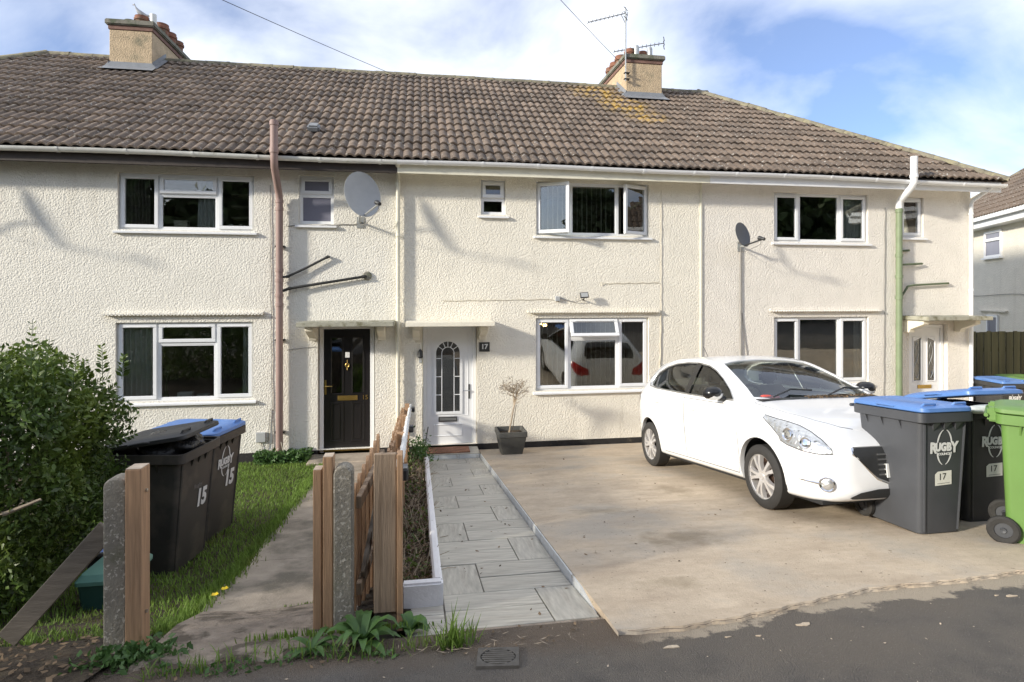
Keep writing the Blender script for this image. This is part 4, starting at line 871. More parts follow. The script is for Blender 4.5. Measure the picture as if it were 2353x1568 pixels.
    q = MB(); q.tube([(-wb/2, db/2+wy, .10), (wb/2, db/2+wy, .10)], .012, 6); q.build('axle', 'bin_black', t, local=True)
    fm = lambda x, z: Matrix.Translation((x, yf(z) - .004, z)) @ Matrix.Rotation(R(90) + tl, 4, 'X')
    if logo:
        z0 = .68; q = MB(); T_ = fm(0, z0)
        for s in (-1, 1):
            for a0, a1 in ((12, 78), (102, 168)):
                pts = []
                for a in np.linspace(R(a0), R(a1), 9):
                    w_ = .005 + .004*math.sin((a-R(a0))/(R(a1)-R(a0))*PI); c_, s_ = math.sin(a), math.cos(a)
                    pts.append([T_ @ Vector((s*(.066-w_)*c_, .135*s_, 0)), T_ @ Vector((s*(.066+w_)*c_, .14*s_, 0))])
                q.loft(pts, caps=False, ring_closed=False)
        q.build('logo_oval', 'print_white', t, local=True, fixn=False)
        q = MB(); q.add([T_ @ Vector(p) for p in ((-.10, -.038, .001), (.10, -.038, .001), (.10, .038, .001), (-.10, .038, .001))], [(0,1,2,3)]); q.build('logo_ground', body, t, local=True, fixn=False)
        for ch, x, sz, y in (('R', -.102, .115, -.006), ('U', -.058, .085, 0), ('G', -.008, .085, 0), ('B', .041, .085, 0), ('Y', .090, .115, -.004)): text('lettering', ch, sz, 'print_white', t, fm(x, z0+y) @ Matrix.Translation((0, 0, .0025)), .0008, True, .005, sx=.82)
        text('lettering', 'COUNCIL', .026, 'print_white', t, fm(.0, z0-.052) @ Matrix.Translation((0, 0, .0025)), .0005, True, .001)
    if sticker:
        q = MB(); T_ = fm(.0, .44) @ Matrix.Rotation(R(3), 4, 'Z'); q.add([T_ @ Vector(p) for p in ((-.075, -.055, 0), (.075, -.055, 0), (.075, .055, 0), (-.05, .055, 0), (-.075, .035, 0))], [(0,1,2,3,4)]); q.build('sticker', 'sticker', t, local=True, fixn=False)
        text('lettering', sticker, .072, 'black_plastic', t, T_ @ Matrix.Translation((-.01, .010, .0012)), .0005, True); q = MB(); q.add([T_ @ Vector(p) for p in ((-.055, -.042, .0012), (.055, -.042, .0012), (.055, -.038, .0012), (-.055, -.038, .0012))], [(0,1,2,3)]); q.build('printed_rule', 'cable_grey', t, local=True, fixn=False)
    if number: text('lettering', number, .19, 'print_white', t, fm(.09, .50) @ Matrix.Rotation(R(-4), 4, 'Z'), .0008, True, .009, sx=.82)
    if faded: text('lettering', 'Rugby', .05, 'cable_grey', t, fm(.02, .62), .0005, True)
    return t
RT = R(-4)
bin_('grey wheelie bin with blue lid and 17 sticker standing before the car', (4.005, -5.665, .765), (RT, 0, R(1)), 'bin_grey', 'lid_blue', wt=.49, wb=.37, dt=.70, db=.50, sticker='17')
b2 = bin_('black wheelie bin with its blue lid ajar, between the grey and green bins', (4.73, -5.45, .73), (RT, 0, R(-2)), 'bin_black', 'lid_blue', wt=.56, wb=.44, dt=.70, db=.50, ang=R(9), sticker='17')
bin_('bright green wheelie bin cut off by the right edge', (4.60, -6.27, .815), (0, 0, R(40)), 'bin_green', 'bin_green', wt=.50, wb=.40, dt=.70, db=.52, logo=False)
bin_('brown black wheelie bin 15 with open lid over a bulging bag', (-2.16, -4.55, .39), (0, 0, R(81)), 'bin_brown', 'bin_black', wt=.60, wb=.49, dt=.66, db=.50, ang=R(9), logo=False, number='15', faded=True, scale=1.04)
bin_('brown black wheelie bin 15 with closed blue lid on the lawn', (-2.17, -3.79, .315), (0, 0, R(78)), 'bin_brown', 'lid_blue', wt=.60, wb=.49, dt=.66, db=.50, number='15', scale=1.06)
# bag under the open lid, rubbish under the ajar blue lid, leaves on lids
def lump(name, c, s, m, n=3, amp=.25, seed=1, M=None):
    b_ = bmesh.new(); bmesh.ops.create_icosphere(b_, subdivisions=n, radius=1); r_ = random.Random(seed); ph = [(r_.uniform(2, 6), r_.uniform(2, 6), r_.uniform(2, 6), r_.uniform(0, 6)) for _ in range(5)]
    for v in b_.verts:
        k = 1 + amp*sum(math.sin(v.co.x*a+d)*math.sin(v.co.y*e+d*2)*math.sin(v.co.z*f+d) for a, e, f, d in ph)/2; v.co = Vector((v.co.x*k*s[0], v.co.y*k*s[1], v.co.z*k*s[2])) + Vector(c)
    me = bpy.data.meshes.new(name); b_.to_mesh(me); b_.free(); sm(me, 60); return link(me, name, m)
tag(lump('bin_bag', (-2.06, -4.55, 1.37), (.24, .25, .12), 'bag_black', 4, .18, 5), 'shiny black bin bag bulging out under the open lid', 'bin bag')
tag(lump('plastic_bottle', (4.55, -5.80, 1.715), (.20, .05, .035), 'clear_plastic', 3, .2, 8), 'crumpled clear plastic bottle poking out below the raised blue lid', 'bottle')
# background bins by the side fence
bin_('blue lidded black bin in the side passage by the board fence', (11.05, -.30, .02), (0, 0, R(-6)), 'bin_black', 'lid_blue', wt=.62, wb=.5, dt=.72, db=.54, group='bins in the side passage')
bin_('dull grey bin half hidden behind the end house corner', (10.45+.62, .62, .0), (0, 0, R(-40)), 'bin_brown', 'bin_grey', wt=.6, wb=.5, dt=.7, db=.54, logo=False, group='bins in the side passage', scale=.93)
bin_('green lidded bin behind the blue lidded one by the fence', (12.35, .35, -.12), (0, 0, R(-10)), 'bin_green', 'bin_green', wt=.6, wb=.5, dt=.7, db=.54, logo=False, group='bins in the side passage', scale=1.06)

# ================================================================ posts, gate, fence
def rpost(name, label, x0, x1, y0, y1, z0, z1, m):
    b = MB(); n = 8; w = (x1-x0)/2; prof = [(x0, z0), (x1, z0)] + [(x0+w + w*math.cos(a), z1-.045 + .045*math.sin(a)) for a in np.linspace(0, PI, n)]
    b.prism(prof, y0, y1); tag(b.build(name, m, bev=.008), label, 'post', 'concrete gate posts')
rpost('concrete_post', 'weathered concrete gate post with worn top between hedge and timber', -1.545, -1.437, -6.68, -6.58, .62, 1.735, 'post_concrete')
rpost('concrete_post', 'pebbly concrete gate post in front of the open picket gate', -.452, -.352, -6.62, -6.52, .60, 1.725, 'post_concrete')
def tpost(label, x0, x1, y0, y1, z0, z1, group='timber gate posts'):
    t = thing('timber_post', label, 'post', ((x0+x1)/2, (y0+y1)/2, z0), group=group); b = MB(); b.box(x0, x1, y0, y1, z0, z1); b.build('shaft', 'oak_wood', t, bev=.004); b = MB(); b.box(x0+.002, x1-.002, y0+.002, y1-.002, z1+.0005, z1+.003); b.build('end_grain', 'cut_end', t); return t
t = tpost('orange brown timber post bolted to the left concrete post', -1.435, -1.362, -6.70, -6.60, .66, 1.78)
b = MB()
for z in (1.66, 1.05): b.lathe([(.009, 0), (.009, .008), (0, .01)], 8, Matrix.Translation((-1.361, -6.65, z)) @ Matrix.Rotation(R(90), 4, 'Y'))
b.build('bolt', 'steel', t)
tpost('shorter timber upright at the path edge of the open gate', -.560, -.515, -6.60, -6.52, .66, 1.705); tpost('taller timber upright against the pebbly concrete post', -.508, -.455, -6.61, -6.53, .66, 1.775)
t = tag(MB().box(-.37, .33, -.012, .012, -.05, .05, Matrix.Translation((-1.79, -6.57, 1.20)) @ Matrix.Rotation(R(-49), 4, 'Y')).build('leaning_plank', 'weathered', bev=.003), 'grey weathered plank slanting down from the left concrete post', 'plank')
def picket(parent, x, y, w, z0, z1, m, rnd_=True, th=.02):
    b = MB()
    if rnd_: prof = [(y-w/2, z0), (y+w/2, z0)] + [(y + w/2*math.cos(a), z1-w/2 + w/2*math.sin(a)) for a in np.linspace(0, PI, 9)]
    else: prof = [(y-w/2, z0), (y+w/2, z0), (y+w/2, z1), (y-w/2, z1)]
    b.prism(prof, x-th/2, x+th/2, 'x'); b.build('picket', m, parent, bev=.002)
t = thing('garden_gate', 'round topped timber picket gate standing open along the fence', 'gate', (-.38, -6.45, .72))
for k, y in enumerate(np.linspace(-6.38, -5.50, 7)): picket(t, -.365 + .012*k, y, .085, gl(y)+.08, gl(-6.38)+.80+.012*k, 'oak_wood')
def bar(name, t, a, c, w, th, m):
    a, c = Vector(a), Vector(c); d = c-a; M = Matrix.Translation((a+c)/2) @ d.to_track_quat('Y', 'Z').to_matrix().to_4x4(); b = MB(); b.box(-th/2, th/2, -d.length/2, d.length/2, -w/2, w/2, M); return b.build(name, m, t, bev=.003)
bar('rail', t, (-.335, -6.46, 1.47), (-.265, -5.46, 1.47), .07, .03, 'grey_wood'); bar('rail', t, (-.335, -6.46, .98), (-.265, -5.46, .98), .07, .03, 'grey_wood'); bar('brace', t, (-.318, -6.40, 1.03), (-.25, -5.55, 1.42), .06, .024, 'weathered')
t = thing('picket_fence', 'timber picket fence running from the street to the house between 15 and 17', 'fence', (-.2, -6.55, .8))
b = MB(); b.box(-.243, -.122, -6.585, -6.55, .90, 1.772); b.build('end_board', 'grey_wood', t, bev=.004); b = MB(); b.box(-.243, -.122, -6.549, -6.47, .55, 1.0); b.build('end_board', 'weathered', t, bev=.003)
b = MB(); b.box(-.119, -.088, -6.60, -6.50, .80, 1.768); b.build('batten', 'oak_wood', t, bev=.003)
for k, y in enumerate(np.arange(-6.35, -.15, .155)): picket(t, -.232 - (.03 if k % 2 else 0), y, .10, gl(y)-.02, gl(y) + .90 + rs.uniform(-.015, .015) - (.06 if y > -2 else 0), 'oak_wood', y < -4.8)
for y in (-5.4, -3.8, -2.2, -.6):
    b = MB(); b.box(-.215, -.145, y-.035, y+.035, gl(y)-.2, gl(y)+.92); b.build('fence_post', 'oak_wood', t, bev=.004)
for dz in (.25, .70):
    ys_ = list(np.linspace(-6.5, -.1, 12)); b = MB(); b.loft([[(-.215, q, gl(q)+dz), (-.185, q, gl(q)+dz), (-.185, q, gl(q)+dz+.07), (-.215, q, gl(q)+dz+.07)] for q in ys_]); b.build('rail', 'oak_wood', t)
b = MB(); pts = []; rad = []
for q in np.linspace(-6.42, -.2, 220): pts.append((-.135 + .004*math.sin(q*60), q, gl(q) + .90 + (.0 if q < -2 else -.05))); rad.append(.021 + .006*math.sin(q*88))
b.tube(pts, rad, 8); tag(b.build('rope_light', 'print_white', smooth=True), 'white crinkled rope light laid along the top of the picket fence', 'rope light')
for y, l in ((-6.40, 'black solar light clipped to the fence end board'), (-3.0, 'black solar light halfway down the picket fence'), (-.75, 'black solar light on the fence nearest the house')):
    z = gl(y)+.86; t = thing('solar_light', l, 'solar light', (-.09, y, z), group='solar lights clipped on the fence'); b = MB(); b.box(-.118, -.06, y-.05, y+.05, z-.05, z+.02); b.build('casing', 'black_plastic', t, bev=.01); b = MB(); b.box(-.112, -.064, y-.045, y+.045, z+.021, z+.024); b.build('panel', 'dish_dark', t)
# white planter wall
b = MB(); yy = np.linspace(-6.29, -.75, 14)
b.loft([[(.085, q, pz(q)-.1), (.143, q, pz(q)-.1), (.143, q, pz(q)+.135), (.128, q, pz(q)+.15), (.098, q, pz(q)+.15), (.085, q, pz(q)+.135)] for q in yy])
t = thing('planter_wall', 'low white painted wall edging the dried flower bed beside the tiled path', 'planter', (.11, -3.5, .4)); b.build('long_wall', 'white_wall', t, smooth=True)
b = MB(); b.box(-.10, .145, -6.36, -6.292, pz(-6.3)-.06, pz(-6.3)+.15); b.build('end_wall', 'white_wall', t, bev=.012, seg=2)

# ================================================================ pot, mat, drain, box
t = thing('plant_pot', 'dark grey square tapered pot standing under the wall of number 17', 'plant pot', (1.47, -.58, .078))
b = MB(); cx, cy, z = 1.47, -.58, .075
b.loft([[(cx+x, cy+y, z+q) for x, y, _ in rr(w, w, .025, 0)] for w, q in ((.32, 0), (.33, .01), (.445, .30), (.47, .31), (.47, .385), (.41, .385), (.39, .32))]); b.build('pot', 'grey_pot', t, smooth=True)
b = MB(); b.box(cx-.19, cx+.19, cy-.19, cy+.19, z+.30, z+.325); b.build('compost', 'soil', t)
t = thing('bare_shrub', 'leafless straggly little shrub growing in the grey pot', 'plant', (1.47, -.58, .4))
def twigs(start, n, L_, r0, depth, up=.5, rsd=3, spread=1.0):
    r_ = random.Random(rsd); b = MB(); tips = []
    def grow(p, d, l, rad, k):
        pts = [p]; 
        for i in range(4):
            d = (d + Vector((r_.uniform(-1, 1), r_.uniform(-1, 1), r_.uniform(-.8, 1)))*.22).normalized(); pts.append(pts[-1] + d*l/4)
        b.tube(pts, [rad*(1-.12*i) for i in range(5)], 4); tips.extend(pts[2:])
        if k:
            for _ in range(r_.randint(2, 4)):
                j = r_.randint(2, 4); grow(pts[j], (d + Vector((r_.uniform(-1, 1)*spread, r_.uniform(-1, 1)*spread, r_.uniform(-.3, .8)*up))).normalized(), l*r_.uniform(.5, .85), rad*.6, k-1)
    for _ in range(n): grow(Vector(start), Vector((r_.uniform(-.15, .15), r_.uniform(-.15, .15), 1)).normalized(), L_, r0, depth)
    return b, tips
b = MB(); b.tube([(1.44, -.58, .38), (1.47, -.58, .55), (1.51, -.58, .78), (1.53, -.58, .86)], [.016, .014, .012, .011], 7); b.tube([(1.49, -.57, .38), (1.52, -.57, .6), (1.56, -.58, .85)], [.008, .007, .006], 6); b.build('trunk', 'pale_twig', t, smooth=True)
b, tips = twigs((1.525, -.58, .84), 5, .26, .009, 3, .3, 11, 1.9); b.build('branches', 'pale_twig', t)
b, tips2 = twigs((1.50, -.58, .72), 2, .30, .007, 3, -.2, 5, 1.8); b.build('branches', 'pale_twig', t)
leaves('dead_leaves', np.array([tips[i] for i in rng.integers(0, len(tips), 260)]) + rng.normal(size=(260, 3))*.01, .011, 'litter', t, 'stuff')
t = tag(MB().box(.13, .83, -.40, -.06, .0655, .085).build('doormat', 'mat_coir', bev=.004), 'reddish brown coir doormat on the step of the white door', 'doormat')
b = MB(); b.tube([(.075, -.40, .066), (.155, -.02, .42)], .009, 6); b.tube([(.12, -.2, .25), (.2, -.16, .2)], .003, 5); tag(b.build('black_rod', 'black_plastic'), 'thin black rod leaning at the left foot of the white door', 'rod')
t = thing('drain_cover', 'square iron drain cover with round gridded lid in the tarmac', 'drain cover', (.37, -7.10, road_z(0, -7.1)))
dz = road_z(0, -7.1); Md = Matrix.Translation((.37, -7.12, dz+.014)) @ Matrix.Rotation(-tilt, 4, 'X') @ Matrix.Rotation(R(-9), 4, 'Z') @ Matrix.Scale(.60, 4)
b = MB(); ring_ = [(.165*max(-1, min(1, 1.42*math.cos(a))), .15*max(-1, min(1, 1.42*math.sin(a)))) for a in np.linspace(0, 2*PI, 33)[:-1]]; ri = [(.14*math.cos(a), .125*math.sin(a)) for a in np.linspace(0, 2*PI, 33)[:-1]]
b.loft([[Md @ Vector((x, y, -.02)) for x, y in ring_], [Md @ Vector((x, y, .004)) for x, y in ring_], [Md @ Vector((x, y, .004)) for x, y in ri], [Md @ Vector((x, y, -.008)) for x, y in ri]], caps=False); b.build('frame', 'drain_iron', t)
b = MB(); b.loft([[Md @ Vector((x*.97, y*.97, -.012)) for x, y in ri], [Md @ Vector((x*.97, y*.97, -.004)) for x, y in ri]]); l_ = b.build('lid', 'black_iron', t)
b = MB()
for k in range(-3, 4):
    w = .13*math.sqrt(max(0, 1-(k*.036/.13)**2)); b.box(-w, w, k*.033-.011, k*.033+.011, -.0035, .004, Md)
b.build('lid_pattern', 'drain_iron', l_)
t = thing('recycling_box', 'dark green recycling box with pale lid behind the left concrete post', 'box', (-2.08, -5.42, .45)); b = MB()
b.loft([[(-2.08+x, -5.42+y, .44+q) for x, y, _ in rr(w, w*1.2, .03, 0)] for w, q in ((.26, 0), (.31, .28))]); b.build('tub', 'green_box', t, smooth=True); b = MB(); b.loft([[(-2.08+x, -5.42+y, .721+q) for x, y, _ in rr(w, w*1.2, .03, 0)] for w, q in ((.33, 0), (.33, .025), (.28, .06))]); b.build('lid', 'green_lid', t, smooth=True)
tag(lump('plastic_sheet', (-2.66, -4.45, .44), (.11, .09, .05), 'blue_plastic', 3, .4, 3), 'crumpled blue plastic on the grass behind the slanting plank', 'plastic')

# ================================================================ hedge and plants
def inside(P):
    x, y, z = P.T; g = np.interp(y, [-7, -5.9, -4.9, 0], [.95, .6, .42, 0]); wob_ = .10*np.sin(x*5+y*3) + .07*np.sin(x*11-y*7+1) + .05*np.sin(x*19+2)
    top = 2.11 + wob_ - .25*np.clip(x+2.35, 0, 1)**1.2; right = -2.20 - .14*np.clip((1.8-z)/.7, 0, 2)**1.5 - .34*np.clip((z-1.75)/.35, 0, 1)**1.5 + .06*np.sin(z*9+y*4) ; front = -6.02 + .16*np.clip((1.6-z), 0, 1) + .09*np.sin(x*6+z*5); back = -4.95 + .08*np.sin(x*5+z*6)
    d = np.minimum.reduce([top-z, right-x, y-front, back-y]); return d, z > g + .08 + .30*np.clip(x+2.6, 0, 1)
t = thing('hedge', 'bushy dark green privet hedge behind the slanting plank at left', 'hedge', (-3.6, -5.5, .6))
P = rng.uniform([-4.4, -6.25, .6], [-1.7, -4.75, 2.5], (520000, 3)); d, ok = inside(P); keep = ok & (d > -.02) & (rng.random(len(P)) < np.exp(-np.clip(d, 0, 1)/.17)); P = P[keep][:56000]
leaves('foliage', P, .0225, 'hedge_leaf', t, 'stuff', .46, .35)
P = rng.uniform([-8, -6.25, .6], [-4.35, -4.75, 2.5], (160000, 3)); d, ok = inside(P); keep = ok & (d > -.02) & (rng.random(len(P)) < np.exp(-np.clip(d, 0, 1)/.10)); leaves('foliage', P[keep][:9000], .05, 'hedge_leaf', t, 'stuff', .5, .3)
b = MB(); LP = []; r_ = random.Random(21)
for k in range(150):
    x = r_.uniform(-3.9, -2.2); y = r_.uniform(-5.95, -5.0)
    if k < 105: z = 1.96 + .08*math.sin(x*5) - .25*max(0, x+2.35); d = Vector((r_.uniform(-.25, .25), r_.uniform(-.25, .1), 1)).normalized(); l = r_.uniform(.10, .26) if k else .42
    else: x = r_.uniform(-2.5, -2.28); z = r_.uniform(1.2, 1.95); d = Vector((1, r_.uniform(-.5, .3), r_.uniform(.1, .9))).normalized(); l = r_.uniform(.10, .24)
    if k in (0, 1, 2): x, y, z, l = -2.50 + .07*k, -5.6, 2.02, (.46, .34, .28)[k]
    p0 = Vector((x, y, z)); p1 = p0 + d*l; b.tube([p0, (p0+p1)/2 + Vector((0, 0, .01)), p1], [.003, .0025, .0015], 4)
    for q in np.arange(.1, 1.02, .085):
        c = p0 + d*l*q
        for s in (-1, 1): LP.append((c, d, s, .030*(1.15-.55*q)))
b.build('shoots', 'plant_green', t, kind='stuff')
C = np.array([tuple(a[0]) for a in LP]); D = np.array([tuple(a[1]) for a in LP]); sg = np.array([[a[2]] for a in LP]); sz = np.array([[a[3]] for a in LP])
sd = np.cross(D, rvec(len(LP))*.3 + [0, -1, .2]); sd /= np.linalg.norm(sd, axis=1, keepdims=True); Ud = sd*sg*.85 + D*.6 + rng.normal(size=C.shape)*.15; Ud /= np.linalg.norm(Ud, axis=1, keepdims=True); Vd = np.cross(Ud, rvec(len(LP))); Vd /= np.linalg.norm(Vd, axis=1, keepdims=True)
quads('shoot_leaves', C + Ud*sz, Ud*sz, Vd*sz*.5, 'hedge_leaf', t, 'stuff', .3)
b = MB()
for k in range(22):
    x = r_.uniform(-4.2, -2.75); y = r_.uniform(-5.9, -5.2); p = Vector((x, y, gl(y))); d = Vector((r_.uniform(-.5, .25), r_.uniform(-.3, .2), 1)).normalized(); pts = [p]
    for i in range(6): d = (d + Vector((r_.uniform(-1, 1), r_.uniform(-1, 1), r_.uniform(-.4, .7)))*.28).normalized(); pts.append(pts[-1] + d*.22)
    b.tube(pts, [.02*(1-.11*i) for i in range(7)], 5)
b.tube([(-2.66, -6.0, 1.42), (-2.5, -6.04, 1.36), (-2.36, -6.06, 1.38), (-2.20, -6.02, 1.44)], [.018, .016, .013, .008], 6); b.tube([(-2.6, -6.0, .95), (-2.56, -6.03, 1.2), (-2.5, -6.04, 1.36), (-2.46, -6.06, 1.6)], [.03, .025, .016, .01], 6)
b.build('stems', 'pale_twig', t, smooth=True)
# lawn, moss, litter
n = 52000; X = rng.uniform(-4.2, -1.36, n); Y = rng.uniform(-6.3, -.06, n); k = (X < -1.40 + .05*np.sin(Y*6) + .04*np.sin(Y*15)) & ~((X > -1.73) & (Y > -.52)); X, Y = X[k], Y[k]
blades('grass', np.stack([X, Y, [gl(q) for q in Y]], 1), .034, .0034, 'grass', lean=1.2)
n = 5000; Y = rng.uniform(-6.35, -.6, n); X = -1.43 + rng.normal(size=n)*.045; blades('grass', np.stack([X, Y, [gl(q) for q in Y]], 1), .055, .004, 'grass', lean=1.0)
n = 1500; X = rng.uniform(-2.55, -1.7, n); Y = rng.uniform(-.35, -.03, n); leaves('ground_cover', np.stack([X, Y, .0 + rng.random(n)*.16], 1), .03, 'weed', None, 'stuff')
n = 700; X = rng.uniform(-.34, .16, n); Y = np.where(rng.random(n) < .5, -6.72, -5.93) + rng.normal(size=n)*.02; X = X - .62*rng.random(n); blades('moss_tufts', np.stack([X, Y, [gl(q)+.02 for q in Y]], 1), .03, .004, 'grass')
def clump(name, label, x, y, z, n, L_, w, m='weed', group='weeds along the street edge', up=.55):
    t = thing(name, label, 'plant', (x, y, z), group=group)
    for k in range(n):
        a = 2*PI*k/n*2.4 + r_.uniform(-.3, .3); d = Vector((math.cos(a), math.sin(a), 0)); l = L_*r_.uniform(.55, 1.1); s = Vector((-d.y, d.x, 0)); u_ = up*r_.uniform(.5, 1.6); b = MB(); rings = []
        for q in np.linspace(0, 1, 6):
            c = Vector((x, y, z)) + d*l*q*(1-.2*q) + Vector((0, 0, l*(u_*q*1.6 - u_*1.25*q*q) + .01)); ww = w*math.sin(PI*min(.97, .12+.86*q))**.8; rings.append([c - s*ww + Vector((0, 0, ww*.3)), c, c + s*ww + Vector((0, 0, ww*.3))])
        b.loft(rings, caps=False, ring_closed=False); b.build('leaf', m, t, smooth=True, fixn=False)
    return t
clump('dandelion', 'large broad leaved weed at the foot of the wooden fence end board', -.28, -6.83, gr(-6.83)-.03, 26, .25, .022, up=.75)
clump('dandelion', 'lower broad leaved weed left of the big one beside the entrance slab', -.52, -6.86, gr(-6.86)-.02, 12, .17, .016, up=.35)
clump('weed_plant', 'small light green weed right of the fence end board', -.04, -6.72, gr(-6.72)-.04, 14, .13, .03, up=.8)
t = thing('grass_tuft', 'spiky tuft of grass growing before the tiled path', 'plant', (.16, -6.97, .9), group='weeds along the street edge'); n = 80; P = np.stack([.16 + rng.normal(size=n)*.045, -6.96 + rng.normal(size=n)*.02, np.full(n, gr(-6.97)-.02)], 1); blades('blades', P, .11, .004, 'grass', t, 'stuff', 1.4)
t = thing('weed_patch', 'leafy weeds round the base of the left concrete post', 'plant', (-1.35, -6.80, .9), group='weeds along the street edge'); n = 620; P = np.stack([-1.36 + rng.normal(size=n)*.10, -6.80 + rng.normal(size=n)*.05, gr(-6.8) + rng.random(n)*.08 - .03], 1); leaves('foliage', P, .019, 'weed', t, 'stuff', .5, .3)
n = 420; X = rng.uniform(-1.2, 1.1, n); P = np.stack([X, -6.95 + .03*np.sin(X*9) + rng.normal(size=n)*.03, gr(-6.95) - .025 + rng.random(n)*.03], 1); k = (X < -.1); leaves('verge_weeds', P[k], .016, 'weed', None, 'stuff', .5, .5)
n = 260; X = rng.uniform(-1.25, .3, n); blades('verge_grass', np.stack([X, -6.93 + .04*np.sin(X*7) + rng.normal(size=n)*.03, np.full(n, gr(-6.93)-.015)], 1), .06, .003, 'grass', None, 'stuff', 1.5)
# flower bed: dry stalks and straggly greens
b = MB()
for k in range(300):
    y = r_.uniform(-6.2, -.7); x = r_.uniform(-.16, .08); z = gl(y)*.5+pz(y)*.5 + .03; pts = [Vector((x, y, z))]; d = Vector((r_.uniform(-.4, .7), r_.uniform(-1, 1), r_.uniform(.2, 1))).normalized()
    for i in range(3): d = (d + Vector((r_.uniform(-1, 1), r_.uniform(-1, 1), r_.uniform(-.9, .4)))*.35).normalized(); pts.append(pts[-1] + d*r_.uniform(.05, .10))
    b.tube(pts, [.004, .0035, .003, .002], 4)
b.build('dry_stalks', 'pale_twig', None, kind='stuff')
n = 2600; Y = rng.uniform(-6.22, -.6, n); dens = .35 + .65*(np.sin(Y*4.1+1) > .3); k = rng.random(n) < dens; Y = Y[k]; n = len(Y); P = np.stack([rng.uniform(-.18, .11, n), Y, np.array([gl(q)*.5+pz(q)*.5 for q in Y]) + .03 + .16*rng.random(n)], 1)
leaves('bed_plants', P[:n//2], .02, 'hedge_leaf', None, 'stuff'); leaves('dead_leaves', P[n//2:], .02, 'litter', None, 'stuff')
t = thing('bed_shrub', 'bushy green plant at the house end of the flower bed', 'plant', (.0, -.75, .1)); n = 900; P = np.array([.0, -.9, .22]) + rng.normal(size=(n, 3))*[.09, .22, .10]; leaves('foliage', P, .024, 'weed', t, 'stuff')
# leaf litter
def scatter(name, n, xr, yr, zf, size, m='litter'):
    X = rng.uniform(*xr, n); Y = rng.uniform(*yr, n); P = np.stack([X, Y, [zf(a, c)+.006 for a, c in zip(X, Y)]], 1); U_ = rvec(n); U_[:, 2] *= .15; V_ = np.cross(U_, [0, 0, 1.]) + rng.normal(size=(n, 3))*.15; V_ /= np.linalg.norm(V_, axis=1, keepdims=True); U_ /= np.linalg.norm(U_, axis=1, keepdims=True)
    s = size*(.5 + rng.random((n, 1))); quads(name, P, U_*s, V_*s*(.12 if 'twig' in name else .55), m, None, 'stuff', .25)
scatter('leaf_litter', 420, (-3.2, -1.45), (-7.05, -6.2), lambda x, y: gl(y)+.015, .018); scatter('leaf_litter', 60, (.17, .95), (-6.8, -.5), lambda x, y: pz(y), .013); scatter('leaf_litter', 90, (1.05, 4.6), (-6.6, -.2), lambda x, y: gr(y), .012)
scatter('leaf_litter', 60, (-1.3, .95), (-7.05, -6.84), lambda x, y: road_z(x, y)+.006, .011); scatter('twig_litter', 50, (-.1, 1.0), (-7.05, -6.86), lambda x, y: road_z(x, y)+.01, .02, 'pale_twig'); scatter('stone_chips', 90, (-2, 5), (-7.7, -6.9), lambda x, y: road_z(x, y), .006, 'cut_end')
for k, (x, y) in enumerate(((-1.37, -5.62), (-1.345, -5.50))):
    z = gl(y)+.05; t = thing('buttercup', ('nearer', 'farther')[k] + ' of two yellow buttercups beside the concrete path', 'flower', (x, y, z-.05), group='two yellow buttercups'); b = MB(); b.tube([(x, y, z-.06), (x, y, z)], .002, 4); b.build('stem', 'plant_green', t)
    for a in range(5): q = MB(); c, s_ = math.cos(a*1.257), math.sin(a*1.257); q.add([(x, y, z), (x+.016*c-.012*s_, y+.016*s_+.012*c, z+.007), (x+.027*c, y+.027*s_, z+.011), (x+.016*c+.012*s_, y+.016*s_-.012*c, z+.007)], [(0,1,2,3)]); q.build('petal', 'buttercup', t)
# ================================================================ white hatchback
def pchip(xs, ys):
    xs = np.array(xs, float); ys = np.array(ys, float); h = np.diff(xs); d = np.diff(ys)/h; m = np.zeros_like(ys)
    for i in range(1, len(xs)-1):
        if d[i-1]*d[i] > 0: w1 = 2*h[i]+h[i-1]; w2 = h[i]+2*h[i-1]; m[i] = (w1+w2)/(w1/d[i-1]+w2/d[i])
    m[0], m[-1] = d[0], d[-1]
    def f(x):
        i = int(np.clip(np.searchsorted(xs, x)-1, 0, len(xs)-2)); t = (x-xs[i])/h[i]
        return float((2*t**3-3*t*t+1)*ys[i] + (t**3-2*t*t+t)*h[i]*m[i] + (-2*t**3+3*t*t)*ys[i+1] + (t**3-t*t)*h[i]*m[i+1])
    return f
LS = [0, .04, .12, .30, .55, .85, 1.05, 1.30, 1.60, 1.95, 2.40, 2.90, 3.30, 3.58, 3.74, 3.86, 3.93, 3.96]
CF = {k: pchip(LS, v) for k, v in dict(
 zb=[.27, .22, .19, .175, .17, .18, .19, .19, .19, .19, .19, .19, .20, .22, .26, .31, .36, .42],
 wm=[.52, .66, .76, .825, .852, .865, .868, .866, .862, .862, .866, .870, .866, .845, .812, .77, .72, .62],
 zs=[.56, .61, .66, .735, .80, .865, .90, .925, .945, .96, .98, 1.0, 1.02, 1.02, .98, .88, .76, .64],
 zt=[.585, .655, .72, .815, .89, .955, 1.00, 1.125, 1.265, 1.395, 1.452, 1.458, 1.425, 1.375, 1.235, 1.04, .86, .70],
 wr=[.32, .45, .54, .62, .67, .72, .745, .70, .655, .60, .585, .58, .57, .55, .57, .60, .60, .50],
 zr=[.58, .648, .71, .80, .87, .93, .965, 1.07, 1.205, 1.335, 1.395, 1.40, 1.365, 1.315, 1.175, 1.0, .83, .68]).items()}
